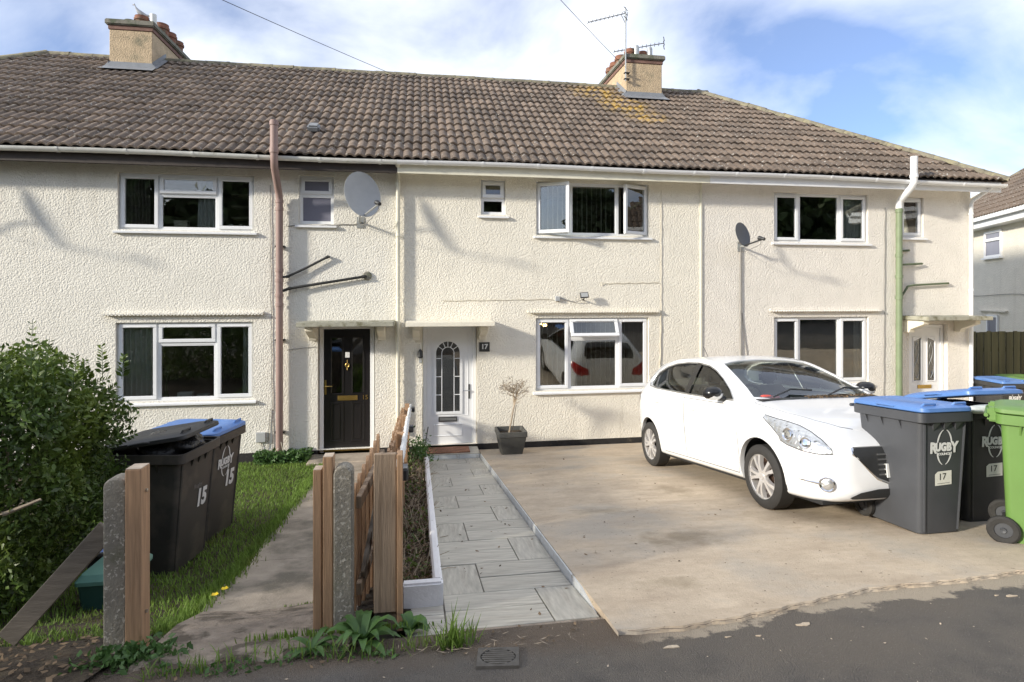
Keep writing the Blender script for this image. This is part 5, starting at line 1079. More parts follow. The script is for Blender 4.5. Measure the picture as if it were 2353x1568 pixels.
def car_sec(l, ins=0, n=44):
    g = {k: f(l) for k, f in CF.items()}; wm_, zb, zs, zt, wr_, zr = g['wm']-ins, g['zb']+ins*1.2, g['zs'], g['zt']-ins*.8, g['wr']-ins*.7, g['zr']-ins*.8
    pts = [(0, zb), (wm_*.55, zb), (wm_*.90, zb+.015), (wm_*.975, zb+.10), (wm_*.995, zb+(zs-zb)*.42), (wm_, zb+(zs-zb)*.62), (wm_*.988, zb+(zs-zb)*.85), (wm_*.955, zs), ((wm_*.955+wr_)/2+.012, (zs+zr)/2), (wr_, zr), (wr_*.86, zr+(zt-zr)*.52), (wr_*.5, zr+(zt-zr)*.88), (0, zt)]
    P = np.array(pts); out = []
    for i in range(len(P)-1):
        p0, p1, p2, p3 = P[max(i-1, 0)], P[i], P[i+1], P[min(i+2, len(P)-1)]
        for t in np.linspace(0, 1, 5)[:-1]: out.append(.5*((2*p1) + (-p0+p2)*t + (2*p0-5*p1+4*p2-p3)*t*t + (-p0+3*p1-3*p2+p3)*t**3))
    out.append(P[-1]); return [tuple(a) for a in out]
def car_loft(ls, ins=0):
    rings = []
    for l in ls:
        s = car_sec(l, ins); rings.append([(w, l, z) for w, z in s] + [(-w, l, z) for w, z in s[-2:0:-1]])
    return MB().loft(rings)
def to_mesh(b, name='tmp'):
    me = bpy.data.meshes.new(name); me.from_pydata(b.v, [], b.f); q = bmesh.new(); q.from_mesh(me); bmesh.ops.recalc_face_normals(q, faces=q.faces[:]); q.to_mesh(me); q.free(); return me
def boolean(me, tool, op='DIFFERENCE'):
    a = bpy.data.objects.new('a', me); c = bpy.data.objects.new('c', tool); COL.objects.link(a); COL.objects.link(c)
    m_ = a.modifiers.new('b', 'BOOLEAN'); m_.object = c; m_.operation = op; m_.solver = 'EXACT'
    r_ = bpy.data.meshes.new_from_object(a.evaluated_get(bpy.context.evaluated_depsgraph_get())); bpy.data.objects.remove(a); bpy.data.objects.remove(c); return r_
ls_ = sorted(set([0, .015, .04, .075, .12, .18, .24, .30] + list(np.arange(.38, 3.6, .075)) + [3.6, 3.65, 3.7, 3.74, 3.78, 3.82, 3.86, 3.9, 3.93, 3.95, 3.96]))
hull = to_mesh(car_loft(ls_)); hb = bmesh.new(); hb.from_mesh(hull); HB = BVHTree.FromBMesh(hb); hb.free()
shell = boolean(hull, to_mesh(car_loft([l for l in ls_ if .10 < l < 3.90], .045)))
wh = MB(); FWL, RWL = .82, 3.36
for l in (FWL, RWL):
    for s in (-1, 1): wh.lathe([(.338, .52), (.338, 1.1)], 40, Matrix.Translation((0, l, .315)) @ Matrix.Rotation(R(90*s), 4, 'Y'))
shell = boolean(shell, to_mesh(wh))
DLO = [(1.30, .985), (1.45, 1.075), (1.65, 1.18), (1.85, 1.265), (2.05, 1.325), (2.3, 1.362), (2.6, 1.372), (2.9, 1.36), (3.15, 1.32), (3.32, 1.255), (3.41, 1.18), (3.42, 1.115), (3.36, 1.08), (2.95, 1.045), (2.4, 1.015), (1.9, .995), (1.5, .98)]
sg_ = MB(); sg_.prism(DLO, .35, 1.0, 'x'); sg_.prism(DLO, -1.0, -.35, 'x'); shell = boolean(shell, to_mesh(sg_))
WS = [(1.00, .0), (1.015, .30), (1.06, .52), (1.13, .665), (1.30, .625), (1.60, .575), (1.90, .52), (1.955, .30), (1.975, 0)]
WSP = [(w, l) for l, w in WS] + [(-w, l) for l, w in WS[-2:0:-1]]
RW = [(3.60, 0), (3.60, .45), (3.68, .50), (3.80, .53), (3.845, .50), (3.85, 0)]; RWP = [(w, l) for l, w in RW] + [(-w, l) for l, w in RW[-2:0:-1]]
tp = MB(); tp.prism(WSP, .99, 2, 'z'); tp.prism(RWP, .95, 2, 'z'); shell = boolean(shell, to_mesh(tp))
CARW = (3.16, -5.70)
CS = 1.0
car = thing('parked_car', 'small white five door hatchback parked nose out on the concrete drive', 'car', (4.045, -5.665, gr(-5.665)), (-math.atan(.133), 0, R(1.2))); car.scale = (CS,)*3
def cpart(me, name, m, parent=None, ang=32):
    o = link(me, name, None, parent or car, None, None, True); o.data.materials.clear(); o.data.materials.append(MATS[m]); sm(o.data, ang); return o
FD = [(1.20, .27), (1.16, .42), (1.155, .60), (1.19, .80), (1.29, .968), (1.6, .972), (2.05, .99), (2.30, 1.0), (2.285, .6), (2.285, .27)]
RD = [(2.30, .27), (2.30, .6), (2.315, 1.0), (2.9, 1.03), (3.30, 1.055), (3.27, .98), (3.16, .86), (3.03, .70), (2.94, .52), (2.90, .27)]
def off(poly, d):
    c = np.mean(poly, 0); out = []
    for i, p in enumerate(poly):
        a, e = np.array(poly[i-1]), np.array(poly[(i+1) % len(poly)]); t = (e-a)/np.linalg.norm(e-a); n = np.array([t[1], -t[0]]); n = n if np.dot(n, np.array(p)-c) > 0 else -n; out.append(tuple(np.array(p) + n*d))
    return out
HOOD = [(.17, .0), (.18, .30), (.24, .44), (.38, .565), (.60, .665), (.85, .715), (1.01, .735), (1.03, .60), (.985, .35), (.97, 0)]
HP = [(w, l) for l, w in HOOD] + [(-w, l) for l, w in HOOD[-2:0:-1]]
doors = []
for s in (-1, 1):
    for poly in (FD, RD):
        p = MB(); p.prism(poly, *sorted((s*.55, s*1.0)), 'x'); doors.append((boolean(shell.copy(), to_mesh(p), 'INTERSECT'), s))
p = MB(); p.prism(HP, .62, 2, 'z'); hood = boolean(shell.copy(), to_mesh(p), 'INTERSECT')
cut = MB()
for s in (-1, 1):
    for poly in (FD, RD): cut.prism(off(poly, .007), *sorted((s*.55, s*1.0)), 'x')
shell = boolean(shell, to_mesh(cut))
cut = MB(); cut.prism([(w*1.008, l - (.006 if l < .5 else -.004)) for w, l in HP], .62, 2, 'z'); shell = boolean(shell, to_mesh(cut))
body_ = cpart(shell, 'body', 'car_white'); cpart(hood, 'bonnet', 'car_white')
def cast(o, d):
    h = HB.ray_cast(Vector(o), Vector(d)); return (h[0], h[1]) if h[0] else (None, None)
def patch(poly, mode, offset, grid=.05, s=1):
    """conformed panel: 2D outline (CDT) projected on the hull. side: (l,z); top: (w,l); diag: (u,z) seen from the front corner"""
    den = []
    for i, a in enumerate(poly):
        e = poly[(i+1) % len(poly)]; n = max(1, int(math.dist(a, e)/grid)); den += [(a[0]+(e[0]-a[0])*k/n, a[1]+(e[1]-a[1])*k/n) for k in range(n)]
    nb = len(den); xs, ys = zip(*den); pts = [Vector(p) for p in den]
    def inn(x, y):
        c = False
        for i in range(nb):
            x1, y1 = den[i]; x2, y2 = den[i-1]
            if (y1 > y) != (y2 > y) and x < (x2-x1)*(y-y1)/(y2-y1)+x1: c = not c
        return c and min(math.dist((x, y), q) for q in den) > grid*.5
    for x in np.arange(min(xs), max(xs), grid):
        for y in np.arange(min(ys), max(ys), grid):
            if inn(x, y): pts.append(Vector((x, y)))
    v2, _, f2, *_r = delaunay_2d_cdt(pts, [(i, (i+1) % nb) for i in range(nb)], [], 1, 1e-6); b = MB(); vs = []
    for p in v2:
        if mode == 'side': o, d = (s*2, p.x, p.y), (-s, 0, 0)
        elif mode == 'top': o, d = (p.x, p.y, 3), (0, 0, -1)
        elif mode == 'front': o, d = (p.x, -2, p.y), (0, 1, 0)
        else: o, d = (s*(p.x*.7071+2), p.x*.7071-2 if mode == 'diag' else 3.96-p.x*.7071+2, p.y), ((-s*.7071, .7071, 0) if mode == 'diag' else (-s*.7071, -.7071, 0))
        h, n = cast(o, d)
        if h is None: h = Vector(o) + Vector(d)*2.2; n = -Vector(d)
        vs.append(h + n*offset)
    f2 = [tuple(f) for f in f2]; f = f2[len(f2)//2]; fnn = (vs[f[1]]-vs[f[0]]).cross(vs[f[2]]-vs[f[0]]); mid = (vs[f[0]]+vs[f[1]]+vs[f[2]])/3; nn_ = HB.find_nearest(mid)[1]
    b.add(vs, f2 if fnn.dot(nn_) > 0 else [tuple(reversed(q)) for q in f2]); return b
def cp(b, name, m, parent=None, smooth=True): o = b.build(name, m, parent or car, smooth=smooth, local=True, fixn=False); return o
for s in (-1, 1):
    for poly in (FD, RD):
        pl = off(poly, .0035); dn = []
        for i, a in enumerate(pl):
            e = pl[(i+1) % len(pl)]; n = max(1, int(math.dist(a, e)/.04)); dn += [(a[0]+(e[0]-a[0])*k/n, a[1]+(e[1]-a[1])*k/n) for k in range(n)]
        hs = [cast((s*2, l, z), (-s, 0, 0)) for l, z in dn + dn[:1] if z < .97]; q = MB(); q.tube([h - n*.003 for h, n in hs if h is not None], .0042, 5); cp(q, 'door_gap_line', 'car_dark', body_)  # dark strip laid along each door gap, standing in for its shade
dn = []
for i in range(len(HP)-1):
    a, e = HP[i], HP[i+1]; n = max(1, int(math.dist(a, e)/.04)); dn += [(a[0]+(e[0]-a[0])*k/n, a[1]+(e[1]-a[1])*k/n) for k in range(n)]
hs = [cast((w*1.004, l, 3), (0, 0, -1)) for w, l in dn]; q = MB(); q.tube([h - n*.003 for h, n in hs if h is not None], .005, 5); cp(q, 'bonnet_gap_line', 'car_dark', body_)  # same dark strip round the bonnet, drawn in place of the gap's shade
for me, s in doors:
    l0 = min(v.co.y for v in me.vertices); d = cpart(me, 'door', 'car_white'); fr = l0 < 1.5; lh = 2.10 if fr else 3.06; zh = .845 if fr else .88
    h, n = cast((s*2, lh, zh), (-s, 0, 0)); x = h.x
    q = MB(); q.tube([(x+s*.0, lh-.09, zh), (x+s*.03, lh-.07, zh), (x+s*.036, lh, zh+.003), (x+s*.03, lh+.07, zh+.006), (x, lh+.09, zh+.006)], [.012, .014, .015, .014, .012], 8); cp(q, 'door_handle', 'car_white', d)
for s in (-1, 1):
    F1 = [p for p in DLO if p[0] < 2.2] ; F1 = [(1.33, .992), (1.47, 1.075), (1.66, 1.17), (1.86, 1.255), (2.05, 1.315), (2.24, 1.348), (2.24, 1.015), (1.9, 1.003), (1.5, .99)]
    F2 = [(2.34, 1.022), (2.34, 1.355), (2.6, 1.362), (2.9, 1.35), (3.14, 1.31), (3.31, 1.245), (3.395, 1.175), (3.40, 1.12), (3.345, 1.09), (2.95, 1.055), (2.5, 1.03)]
    cp(patch(F1, 'side', -.012, .07, s), 'side_window', 'car_glass_side', smooth=True); cp(patch(F2, 'side', -.012, .07, s), 'side_window', 'car_glass_rear')
    cp(patch([(2.235, 1.01), (2.235, 1.362), (2.345, 1.366), (2.345, 1.02)], 'side', .001, .04, s), 'door_pillar', 'black_gloss')
    q = MB(); pts = [cast((s*2, l, z), (-s, 0, 0)) for l, z in off(DLO, .006) + [off(DLO, .006)[0]]]; q.tube([h + n*.002 for h, n in pts], .0075, 5); cp(q, 'window_trim', 'steel')
    # mirror
    q = MB(); q.loft([[(s*(.93+.105*k*math.cos(a)), 1.47+dy, 1.045+.075*k*math.sin(a)) for a in np.linspace(0, 2*PI, 15)[:-1]] for dy, k in ((-.10, .25), (-.085, .62), (-.05, .92), (0, 1.0), (.03, .96), (.032, .8))]); q.tube([(s*.80, 1.45, .985), (s*.86, 1.45, .99), (s*.90, 1.46, 1.02)], [.03, .03, .035], 8); mi = cp(q, 'door_mirror', 'black_gloss')
    q = MB(); q.loft([[(s*(.93+.108*k*math.cos(a)), 1.47+dy, 1.045+.077*k*math.sin(a)) for a in np.linspace(PI*1.02, PI*1.75, 8)] for dy, k in ((-.095, .45), (-.085, .66), (-.05, .95), (-.01, 1.0))], caps=False, ring_closed=False); cp(q, 'mirror_cap', 'car_white', mi)
    # headlamp
    HL_ = [(.52, .592), (.62, .588), (.76, .605), (.88, .635), (.945, .665), (.955, .70), (1.02, .765), (1.115, .845), (1.10, .86), (.99, .835), (.88, .815), (.78, .79), (.69, .75), (.60, .69), (.53, .625)]
    if s: hd = cp(patch(off(HL_, .008), 'diag', .003, .035, s), 'headlight', 'black_plastic'); cp(patch(HL_, 'diag', .006, .035, s), 'lamp_reflector', 'lamp_clear', hd)
    for u, z, r_ in ((.87, .72, .054), (.72, .665, .046)):
        h, n = cast((s*(u*.7071+2), u*.7071-2, z), (-s*.7071, .7071, 0)); q = MB(); q.lathe([(.0, .004), (r_*.55, .006), (r_*.75, .003), (r_, .012), (r_*1.08, .006), (r_*1.1, -.01)], 18, Matrix.Translation(h + n*.004) @ n.to_track_quat('Z', 'Y').to_matrix().to_4x4(), caps=False); cp(q, 'lamp', 'chrome', hd)
    # tail lamp
    cp(patch([(.32, .74), (.46, .72), (.60, .80), (.70, .90), (.74, .98), (.66, .985), (.50, .93), (.36, .86)], 'rear', .006, .04, s), 'tail_light', 'lamp_red')
    # fog lamp with chrome comma
    h, n = cast((s*(.58*.7071+2), .58*.7071-2, .345), (-s*.7071, .7071, 0)); MF = Matrix.Translation(h) @ n.to_track_quat('Z', 'Y').to_matrix().to_4x4()
    q = MB(); q.lathe([(.052, -.01), (.062, .006), (.055, .012), (.045, .004)], 20, MF, caps=False); fg = cp(q, 'fog_light', 'chrome'); q = MB(); q.lathe([(.0, .012), (.03, .010), (.046, .002)], 16, MF, caps=False); cp(q, 'lens', 'lamp_clear', fg)
    q = MB(); pts = []
    for u in np.linspace(.63, .80, 6): h, n = cast((s*(u*.7071+2), u*.7071-2, .352+.05*(u-.63)), (-s*.7071, .7071, 0)); pts.append(h + n*.004)
    q.tube(pts, [.016, .012, .010, .008, .006, .003], 6); cp(q, 'chrome_trim', 'chrome', fg)
cp(patch(WSP, 'top', -.010, .09), 'windscreen', 'car_glass'); cp(patch(RWP, 'top', -.008, .09), 'rear_window', 'car_glass_rear')
GR = [(-.51, .632), (.51, .632), (.49, .59), (.33, .385), (.20, .335), (-.20, .335), (-.33, .385), (-.53, .59)]
cp(patch(GR, 'front', .012, .03), 'grille', 'black_plastic')
q = MB(); pts = [cast((x, -2, z), (0, 1, 0)) for x, z in GR + [GR[0]]]; q.tube([(h + n*.004) if h else (0, 0, .45) for h, n in pts], .011, 6); cp(q, 'grille_surround', 'chrome')
q = MB()
for z in (.42, .46, .50, .54, .58): q.box(-.32, .32, -.02, .004, z-.006, z+.006)
cp(q, 'grille_bar', 'steel', smooth=False)
LI = [(-.56, .235), (.56, .235), (.58, .245), (.50, .285), (.34, .305), (-.34, .305), (-.50, .285), (-.58, .245)]
cp(patch(LI, 'front', .012, .03), 'lower_intake', 'black_plastic')
q = MB(); q.box(-.26, .26, -.032, -.022, .395, .505); cp(q, 'number_plate', 'print_white', smooth=False)
q = MB(); q.tube([(.0, 3.18, 1.45), (.0, 3.30, 1.60)], .004, 5); cp(q, 'roof_antenna', 'black_plastic')
for x in (-.52, .10):
    q = MB(); q.tube([(x, 1.02, 1.012), (x+.30, 1.16, 1.075), (x+.52, 1.13, 1.06)], .009, 5); cp(q, 'wiper', 'black_plastic')
q = MB(); q.loft([[(w, l, z) for w, l, z in ((-.66, .99, .985), (.66, .99, .985), (.68, 1.08, .992), (.0, 1.02, 1.004), (-.68, 1.08, .992))]]*1 + [[(w, l, z-.02) for w, l, z in ((-.66, .99, .985), (.66, .99, .985), (.68, 1.08, .992), (.0, 1.02, 1.004), (-.68, 1.08, .992))]]); cp(q, 'scuttle', 'car_dark', smooth=False)
# wheels
rr_ = .308
def wheel(l, s):
    M = Matrix.Translation((s*.765, l, .292)) @ Matrix.Rotation(R(90*s), 4, 'Y') @ Matrix.Diagonal((.945, .945, 1, 1)); b = MB()
    b.lathe([(.205, -.085), (.235, -.10), (.285, -.095), (rr_, -.07), (rr_, .07), (.285, .092), (.24, .098), (.212, .085)], 44, M, caps=False); w_ = cp(b, 'wheel', 'tyre')
    b = MB(); b.lathe([(.213, .086), (.222, .088), (.222, .078), (.205, .07), (.195, -.06), (.213, -.085)], 44, M, caps=False); rim_ = cp(b, 'rim', 'alloy', w_)
    b = MB()
    for k in range(5):
        for sd_ in (-.13, .13):
            a = 2*PI*k/5 + PI/2; a0, a1 = a + sd_*1.3, a + sd_*1.75; r0, r1 = .045, .212
            def P(r_, an, dz, off_): t = Vector((-math.sin(an), math.cos(an), 0)); return M @ (Vector((r_*math.cos(an), r_*math.sin(an), dz)) + t*off_)
            b.loft([[P(r0, a0, .080, -.017), P(r0, a0, .080, .017), P(r0, a0, .045, .02), P(r0, a0, .045, -.02)], [P(.13, (a0+a1)/2, .088, -.013), P(.13, (a0+a1)/2, .088, .013), P(.13, (a0+a1)/2, .05, .016), P(.13, (a0+a1)/2, .05, -.016)], [P(r1, a1, .078, -.02), P(r1, a1, .078, .02), P(r1, a1, .04, .02), P(r1, a1, .04, -.02)]])
    b.lathe([(.0, .086), (.03, .086), (.034, .075), (.06, .078), (.066, .05)], 20, M, caps=False); o = cp(b, 'spokes', 'alloy', w_); sm(o.data, 25)
    b = MB(); b.lathe([(.03, .01), (.14, .01), (.14, -.01), (.03, -.01), (.03, .01)], 28, M, caps=False); b.lathe([(.0, -.03), (.2, -.03)], 24, M, caps=False); cp(b, 'brake_disc', 'rotor', w_)
for l in (FWL, RWL):
    for s in (-1, 1): wheel(l, s)
b = MB()
for l in (FWL, RWL):
    for s in (-1, 1): b.loft([[(s*x_, l + .345*math.cos(a), .315 + .345*math.sin(a)) for a in np.linspace(-.25, PI+.25, 20)] for x_ in (.52, .83)], caps=False, ring_closed=False); b.add([(s*.52, l + .345*math.cos(a), .315 + .345*math.sin(a)) for a in np.linspace(-.25, PI+.25, 20)], [tuple(range(20))])
b.box(-.74, .74, .15, 3.85, .17, .20); cp(b, 'underbody', 'car_dark', smooth=False)
# cabin
b = MB(); b.loft([[(x, 1.05, .86), (x, 1.10, .955), (x, 1.55, .965), (x, 1.62, .90), (x, 1.60, .72), (x, 1.2, .70)] for x in (-.70, .70)]); cp(b, 'dashboard', 'car_dark', smooth=False)
for x in (-.37, .37):
    b = MB(); b.loft([[(x+a, y, z) for a, y, z in ((-.22*k, y0, z0), (-.24*k, y0-.05, z0), (.24*k, y0-.05, z0), (.22*k, y0, z0), (.24*k, y0+.08, z0), (-.24*k, y0+.08, z0))] for y0, z0, k in ((2.25, .45, 1.05), (2.32, .75, 1.05), (2.38, .98, .9), (2.41, 1.08, .6))]); b.box(x-.25, x+.25, 1.75, 2.28, .36, .50)
    st_ = cp(b, 'seat', 'car_seat', smooth=False); b = MB(); b.box(x-.125, x+.125, 2.36, 2.46, 1.09, 1.27); o = b.build('headrest', 'car_seat', st_, bev=.05, seg=3, smooth=True, local=True)
b = MB(); b.box(-.6, .6, 2.95, 3.1, .45, 1.0); cp(b, 'rear_seat', 'car_seat', smooth=False)
b = MB(); b.tube([(-.37+.17*math.cos(a), 1.72-.06*math.sin(a), .955+.155*math.sin(a)) for a in np.linspace(0, 2*PI, 25)], .016, 6); cp(b, 'steering_wheel', 'car_dark')
b = MB(); b.box(-.10, .10, 1.78, 1.80, 1.27, 1.33); cp(b, 'rear_view_mirror', 'car_dark', smooth=False)
MC = Matrix.LocRotScale(car.location, car.rotation_euler, car.scale)
def carw(p): return MC @ Vector(p)
g1 = carw((-.47, 1.16, .985)); o = lump('red_gloves', (0, 0, 0), (.13, .06, .04), 'red_cloth', 3, .3, 4); o.location = g1; tag(o, 'red gloves lying on the dashboard behind the windscreen', 'gloves')
P = []
for k in range(420):
    w = rng.uniform(-.15, .66); h, n = cast((w, 1.0 + .10*max(0, abs(w)-.3) + rng.uniform(-.01, .05), 3), (0, 0, -1))
    if h: P.append(carw(h + n*.008))
leaves('leaf_litter', np.array([tuple(p) for p in P]), .012, 'litter', None, 'stuff', .5)
# ================================================================ behind the panes
def sheetcurtain(label, x0, x1, z0, z1, y, m, waves=7, amp=.03, gather=0):
    b = MB(); n = waves*8; vs = []; 
    for j in range(7):
        z = z1 + (z0-z1)*j/6; g = 1 - gather*math.sin(PI*j/6)*.6
        for i in range(n+1): u = i/n; vs.append((x0 + (x1-x0)*u*g, y + amp*math.sin(u*waves*2*PI + .6*math.sin(j)), z))
    fs = [(j*(n+1)+i, j*(n+1)+i+1, (j+1)*(n+1)+i+1, (j+1)*(n+1)+i) for j in range(6) for i in range(n)]; b.add(vs, fs)
    o = b.build('curtain', m, smooth=True, fixn=False); so_ = o.modifiers.new('thickness', 'SOLIDIFY'); so_.thickness = .004; return tag(o, label, 'curtain')
sheetcurtain('patterned dark curtain in the left pane above, upstairs window of house 15', -4.57, -4.20, 3.6, 4.55, .17, 'curtain_dark'); sheetcurtain('pale curtain hanging in the middle pane, upstairs window of house 15', -3.50, -3.18, 3.6, 4.55, .15, 'curtain', 5)
sheetcurtain('grey curtain left side of the living room window of house 15', -4.60, -4.15, .9, 2.22, .15, 'curtain', 6, .035); sheetcurtain('narrow grey curtain right side of the living room window of house 15', -2.82, -2.64, .9, 2.22, .15, 'curtain', 4)
sheetcurtain('pale curtain in the right pane upstairs in the end house', 8.05, 8.45, 3.55, 4.55, .15, 'curtain', 5); sheetcurtain('thin pale curtain at the far right of the lower window, end house', 8.34, 8.46, .9, 2.22, .2, 'curtain', 3)
sheetcurtain('grey blind hanging in the little left window of the number 17 bedroom front', 2.04, 2.10, 3.62, 4.6, .15, 'curtain', 2)
def vblind(label, x0, x1, z0, z1, step, ang):
    t = thing('vertical_blind', label, 'blind', ((x0+x1)/2, .2, z1), group='vertical blinds of number 17'); b = MB(); b.box(x0, x1, .17, .21, z1-.03, z1); b.build('head_rail', 'upvc', t); me = None
    for x in np.arange(x0+.04, x1, step):
        if me is None: b = MB(); b.box(-.044, .044, -.0012, .0012, z0-z1+.03, -.03); o = b.build('slat', 'blind', t); me = o.data
        else: o = link(me, 'slat', None, t)
        o.matrix_basis = Matrix.Translation((x, .19, z1)) @ Matrix.Rotation(ang + R(rs.uniform(-5, 5)), 4, 'Z')
vblind('vertical slat blind turned open behind the lower window of number 17', 2.03, 4.03, .96, 2.24, .089, R(68)); vblind('vertical slat blind behind the upstairs casements of number 17', 2.04, 4.02, 3.66, 4.6, .089, R(66))
for l, x, y, z, w, h, d, m in (('cardboard box standing on the upstairs sill of house 15', -3.78, .2, 3.66, .20, .17, .10, 'ornament'), ('white card box on the lower sill of house 15', -3.72, .2, .975, .22, .09, .10, 'paper'), ('clear plastic tub beside the white card box', -3.45, .2, .975, .17, .055, .10, 'clear_plastic')):
    b = MB(); b.box(x-w/2, x+w/2, y, y+d, z, z+h); b.box(x-w/2-.003, x+w/2+.003, y-.003, y+d+.003, z+h*.8, z+h+.002); tag(b.build('box', m, bev=.004), l, 'box')
t = thing('toy_heap', 'heap of pale soft toys and clutter on the upstairs sill at right', 'toys', (-2.92, .22, 3.67))
for k in range(6):
    o = lump('soft_toy', (-3.10 + .075*k, .22, 3.72 + .02*(k % 2)), (.05, .05, .055), ('ornament', 'paper', 'cable_cream')[k % 3], 2, .3, k); o.parent = t; o.matrix_parent_inverse = wm(t).inverted()
t = thing('shelf_unit', 'white shelves seen through the right upstairs pane of house 15', 'shelves', (-2.85, .9, 3.6)); 
for z in (3.95, 4.15, 4.35): b = MB(); b.box(-3.2, -2.5, .8, 1.1, z, z+.03); b.build('shelf', 'ornament', t)
for k, (x, z, l) in enumerate(((-4.44, 1.02, 'bunch of pale dried flowers at the left end of the lower sill'), (-4.0, 1.30, 'tall white flower head leaning beside the window mullion'))):
    t = thing('flowers', l, 'flowers', (x, .2, .97)); P = np.array([x, .22, z+.10]) + rng.normal(size=(160, 3))*[.045, .03, .04]; leaves('blossom', P, .012, 'pale_flower', t, 'stuff'); b = MB(); b.tube([(x, .22, .97), (x+.01, .22, z+.1)], .008, 5); b.lathe([(.03, 0), (.045, .05), (.03, .12)], 10, Matrix.Translation((x, .22, .972))); b.build('vase', 'plant_green' if k else 'ornament', t, smooth=True)
t = thing('house_plant', 'green leafed plant on the lower sill of the end house', 'plant', (7.45, .2, .98))
for a in range(7): b = MB(); d = R(-60+20*a); b.loft([[(7.45 + math.sin(d)*.30*q - .012*(1-q), .2, .98+.30*q*math.cos(d)), (7.45 + math.sin(d)*.30*q + .012*(1-q), .21, .98+.30*q*math.cos(d))] for q in (0, .5, 1)], caps=False, ring_closed=False); b.build('leaf', 'plant_green', t, fixn=False)
t = thing('pendant_lamp', 'lit ornate pendant lamp seen through the lower left pane of number 17', 'lamp', (2.35, 1.2, 2.3))
em = bpy.data.materials.new('lamp_glow'); em.use_nodes = True; em.node_tree.nodes['Principled BSDF'].inputs['Emission Color'].default_value = (1, .62, .25, 1); em.node_tree.nodes['Principled BSDF'].inputs['Emission Strength'].default_value = 5; MATS['lamp_glow'] = em
for k in range(5): b = MB(); a = k*1.257; b.lathe([(.0, -.03), (.03, 0), (.0, .035)], 8, Matrix.Translation((2.30+.075*math.cos(a), .9+.075*math.sin(a), 2.06+.02*(k % 2)))); b.build('bulb', 'lamp_glow', t, smooth=True)
b = MB(); b.tube([(2.30, .9, 2.4), (2.30, .9, 2.1)], .006, 5)
for k in range(5): a = k*1.257; b.tube([(2.30, .9, 2.12), (2.30+.07*math.cos(a), .9+.07*math.sin(a), 2.08)], .008, 5)
b.build('frame', 'brass', t)

# ================================================================ neighbouring house, side fence
far = thing('detached_house', 'cream house with brown hipped roof at the far right edge', 'house', (16.1, 4.1, 0))
ang = math.atan2(.891, .454); MFH = Matrix.Translation((16.1, 4.1, 0)) @ Matrix.Rotation(ang, 4, 'Z')   # local x runs along the wall, local -y faces away, +y faces the terrace
def fb(name, m, *boxes, parent=None, bev=0):
    b = MB()
    for q in boxes: b.box(*q, MFH)
    return b.build(name, m, parent or far, bev=bev)
fb('wall', 'wallfar', (-9, 5.6, -6.5, .0, -.2, 4.72)); fb('gutter', 'upvc', (-9.4, 6.0, .36, .48, 4.72, 4.83)); fb('fascia', 'upvc', (-9.4, 6.0, .33, .358, 4.55, 4.74)); fb('soffit', 'upvc', (-9.4, 6.0, .0, .33, 4.55, 4.57))
th = R(36); b = MB(); hr_ = []
RH = (3.7)*math.tan(th); e0, e1, ye, ym, yb_ = -9.4, 6.0, .46, -3.25, -6.96
A_ = [MFH @ Vector(p) for p in ((e0, ye, 4.8), (e1, ye, 4.8), (e1, yb_, 4.8), (e0, yb_, 4.8), (e0+3.7, ym, 4.8+RH), (e1-3.7, ym, 4.8+RH))]
b.add(A_, [(0,1,5,4),(2,3,4,5),(1,2,5),(3,0,4)]); b.build('roof', 'tile', far, fixn=False)
FTM = TM; uF = Vector((0, -math.cos(th), math.sin(th))); nF = Vector((0, math.sin(th), math.cos(th))); TF = Matrix(((-1,0,0), uF, nF)).transposed().to_4x4()
me_all = MB(); tv = [v.co.copy() for v in TM.vertices]; tf = [tuple(p.vertices) for p in TM.polygons]
for i in range(13):
    for j in range(50):
        x = e1 - j*.30; p = Vector((x, ye, 4.8)) + uF*i*.345; run = ye - p.y
        if x - .15 > e1 - run or x - .15 < e0 + run: continue
        M = MFH @ Matrix.Translation(p + nF*.04) @ TF @ Matrix.Rotation(R(-5.2), 4, 'X'); me_all.add([M @ v for v in tv], tf)
me_all.build('roof_tiles', 'tile', far, smooth=True, kind='stuff', fixn=False)
b = MB()
for a, c in ((A_[1], A_[5]), (A_[0], A_[4]), (A_[4], A_[5])): b.tube([a, c], .10, 8)
b.build('ridge_tiles', 'ridge', far, smooth=True)
def fwin(x0, x1, z0, z1, split):
    b = MB(); ring_b = [(x0, x1, .003, .05, z0, z0+.06), (x0, x1, .003, .05, z1-.06, z1), (x0, x0+.06, .003, .05, z0+.06, z1-.06), (x1-.06, x1, .003, .05, z0+.06, z1-.06)]
    if split: ring_b.append((x0+.06, x1-.06, .003, .06, split-.04, split+.04))
    w = fb('window', 'upvc', *ring_b, (x0-.05, x1+.05, .003, .10, z0-.05, z0-.002)); fb('pane', 'frosted', (x0+.05, x1-.05, .004, .02, z0+.05, z1-.05), parent=w); fb('interior', 'room', (x0+.05, x1-.05, .002, .0035, z0+.05, z1-.05), parent=w); return w
fwin(-.30, .70, 3.70, 4.45, 4.2); fwin(-.1, .55, 1.0, 2.05, None); fb('drip_course', 'wallfar', (-.6, 1.0, .0, .08, 2.15, 2.19))
b = MB(); b.tube([MFH @ Vector((-2 + 3.5*k, .03, 2.62 + .03*math.sin(k*5))) for k in np.linspace(0, 1, 10)], .008, 5); b.build('cable', 'cable_grey', far)
t = thing('board_fence', 'dark weathered vertical board fence closing the side passage', 'fence', (13, 1.35, 0)); me = None
for k in range(44):
    x = 10.80 + k*.098; h = 1.80 + rs.uniform(-.012, .012); b = MB(); b.box(x, x+.092, 1.34 + (.014 if k % 2 else 0), 1.358 + (.014 if k % 2 else 0), -.15, h); b.build('board', 'fence_dark', t)
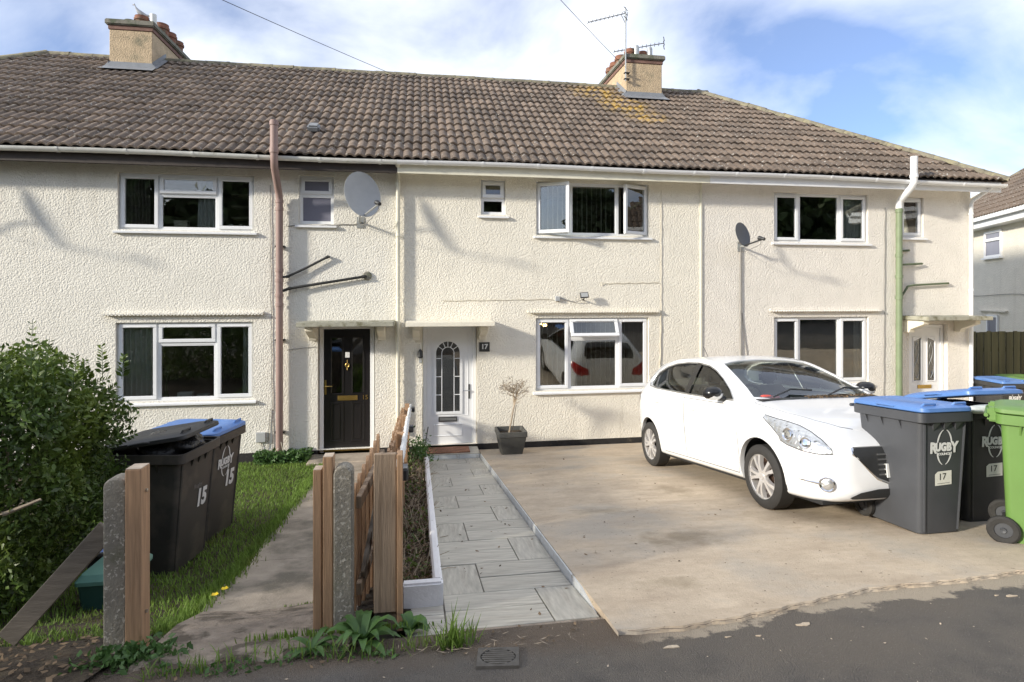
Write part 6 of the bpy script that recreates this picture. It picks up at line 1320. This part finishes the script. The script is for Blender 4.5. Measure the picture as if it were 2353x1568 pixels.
b = MB(); b.box(10.8, 15.1, 1.375, 1.42, 1.35, 1.44); b.box(10.8, 15.1, 1.375, 1.42, .3, .39); b.build('rail', 'fence_dark', t)
t = thing('side_bush', 'dark leafy growth by the foot of the board fence', 'plant', (11.0, 1.0, 0)); P = np.array([11.0, 1.05, .75]) + rng.normal(size=(500, 3))*[.10, .08, .28]; leaves('foliage', P, .035, 'far_leaf', t, 'stuff')

# ================================================================ trees across the road (they darken the reflections in the panes)
def tree(label, loc, h, w, seed):
    t = thing('tree', label, 'tree', loc, group='trees across the road mirrored in the panes'); b = MB(); x, y, z = loc; r_ = random.Random(seed)
    b.tube([(x, y, z-.2), (x+.1, y, z+h*.3), (x-.1, y+.1, z+h*.6), (x, y, z+h*.85)], [.22, .17, .11, .04], 8)
    for k in range(7): a = k*.9; b.tube([(x, y, z+h*(.3+.06*k)), (x+w*.3*math.cos(a), y+w*.3*math.sin(a), z+h*(.42+.06*k)), (x+w*.6*math.cos(a), y+w*.6*math.sin(a), z+h*(.5+.06*k))], [.08, .06, .02], 5)
    b.build('trunk', 'bark', t, smooth=True); cs = [(r_.gauss(0, .42)*w, r_.gauss(0, .42)*w, r_.uniform(.12, .95)*h) for _ in range(70)]
    P = np.concatenate([np.array([x, y, z]) + np.array(c) + rng.normal(size=(110, 3))*[w*.16, w*.16, h*.055] for c in cs]); leaves('crown', P, .36, 'far_leaf', t, 'stuff', .6); return t
t0 = tree('dense tree across the road mirrored dark in the window panes', (2.5, -25, 1.0), 10, 3.8, 1)
for k, x in enumerate((-17.5, -10.5, -4, 9, 15.5, 22.5, 29)): q = dup(t0, (x, -25 - 2.2*math.sin(k*2.1), 1.0), (0, 0, k*1.7)); q.scale = (1, 1, .85+.12*(k % 3))

# ================================================================ bush added out of view on the left to shade the tarmac, gate and path
t = thing('shade_bush', 'leafy bush added out of view on the left to cast the soft shade in front', 'bush', (-7.6, -9.9, 1.0))
P = np.concatenate([np.array([-7.6 + rng.normal()*1.0, -9.9 + rng.normal()*.85, 1.0 + rng.uniform(.3, 3.3)]) + rng.normal(size=(60, 3))*[.4, .35, .35] for _ in range(36)]); leaves('crown', P[P[:, 2] > 1.0], .10, 'far_leaf', t, 'stuff', .6)
b = MB()
for k in range(6): b.tube([(-7.6, -9.9, .9), (-7.6 + .5*math.cos(k), -9.9 + .5*math.sin(k), 2.2), (-7.6 + 1.0*math.cos(k), -9.9 + .9*math.sin(k), 3.6)], [.07, .05, .02], 6)
b.build('stems', 'bark', t, smooth=True)
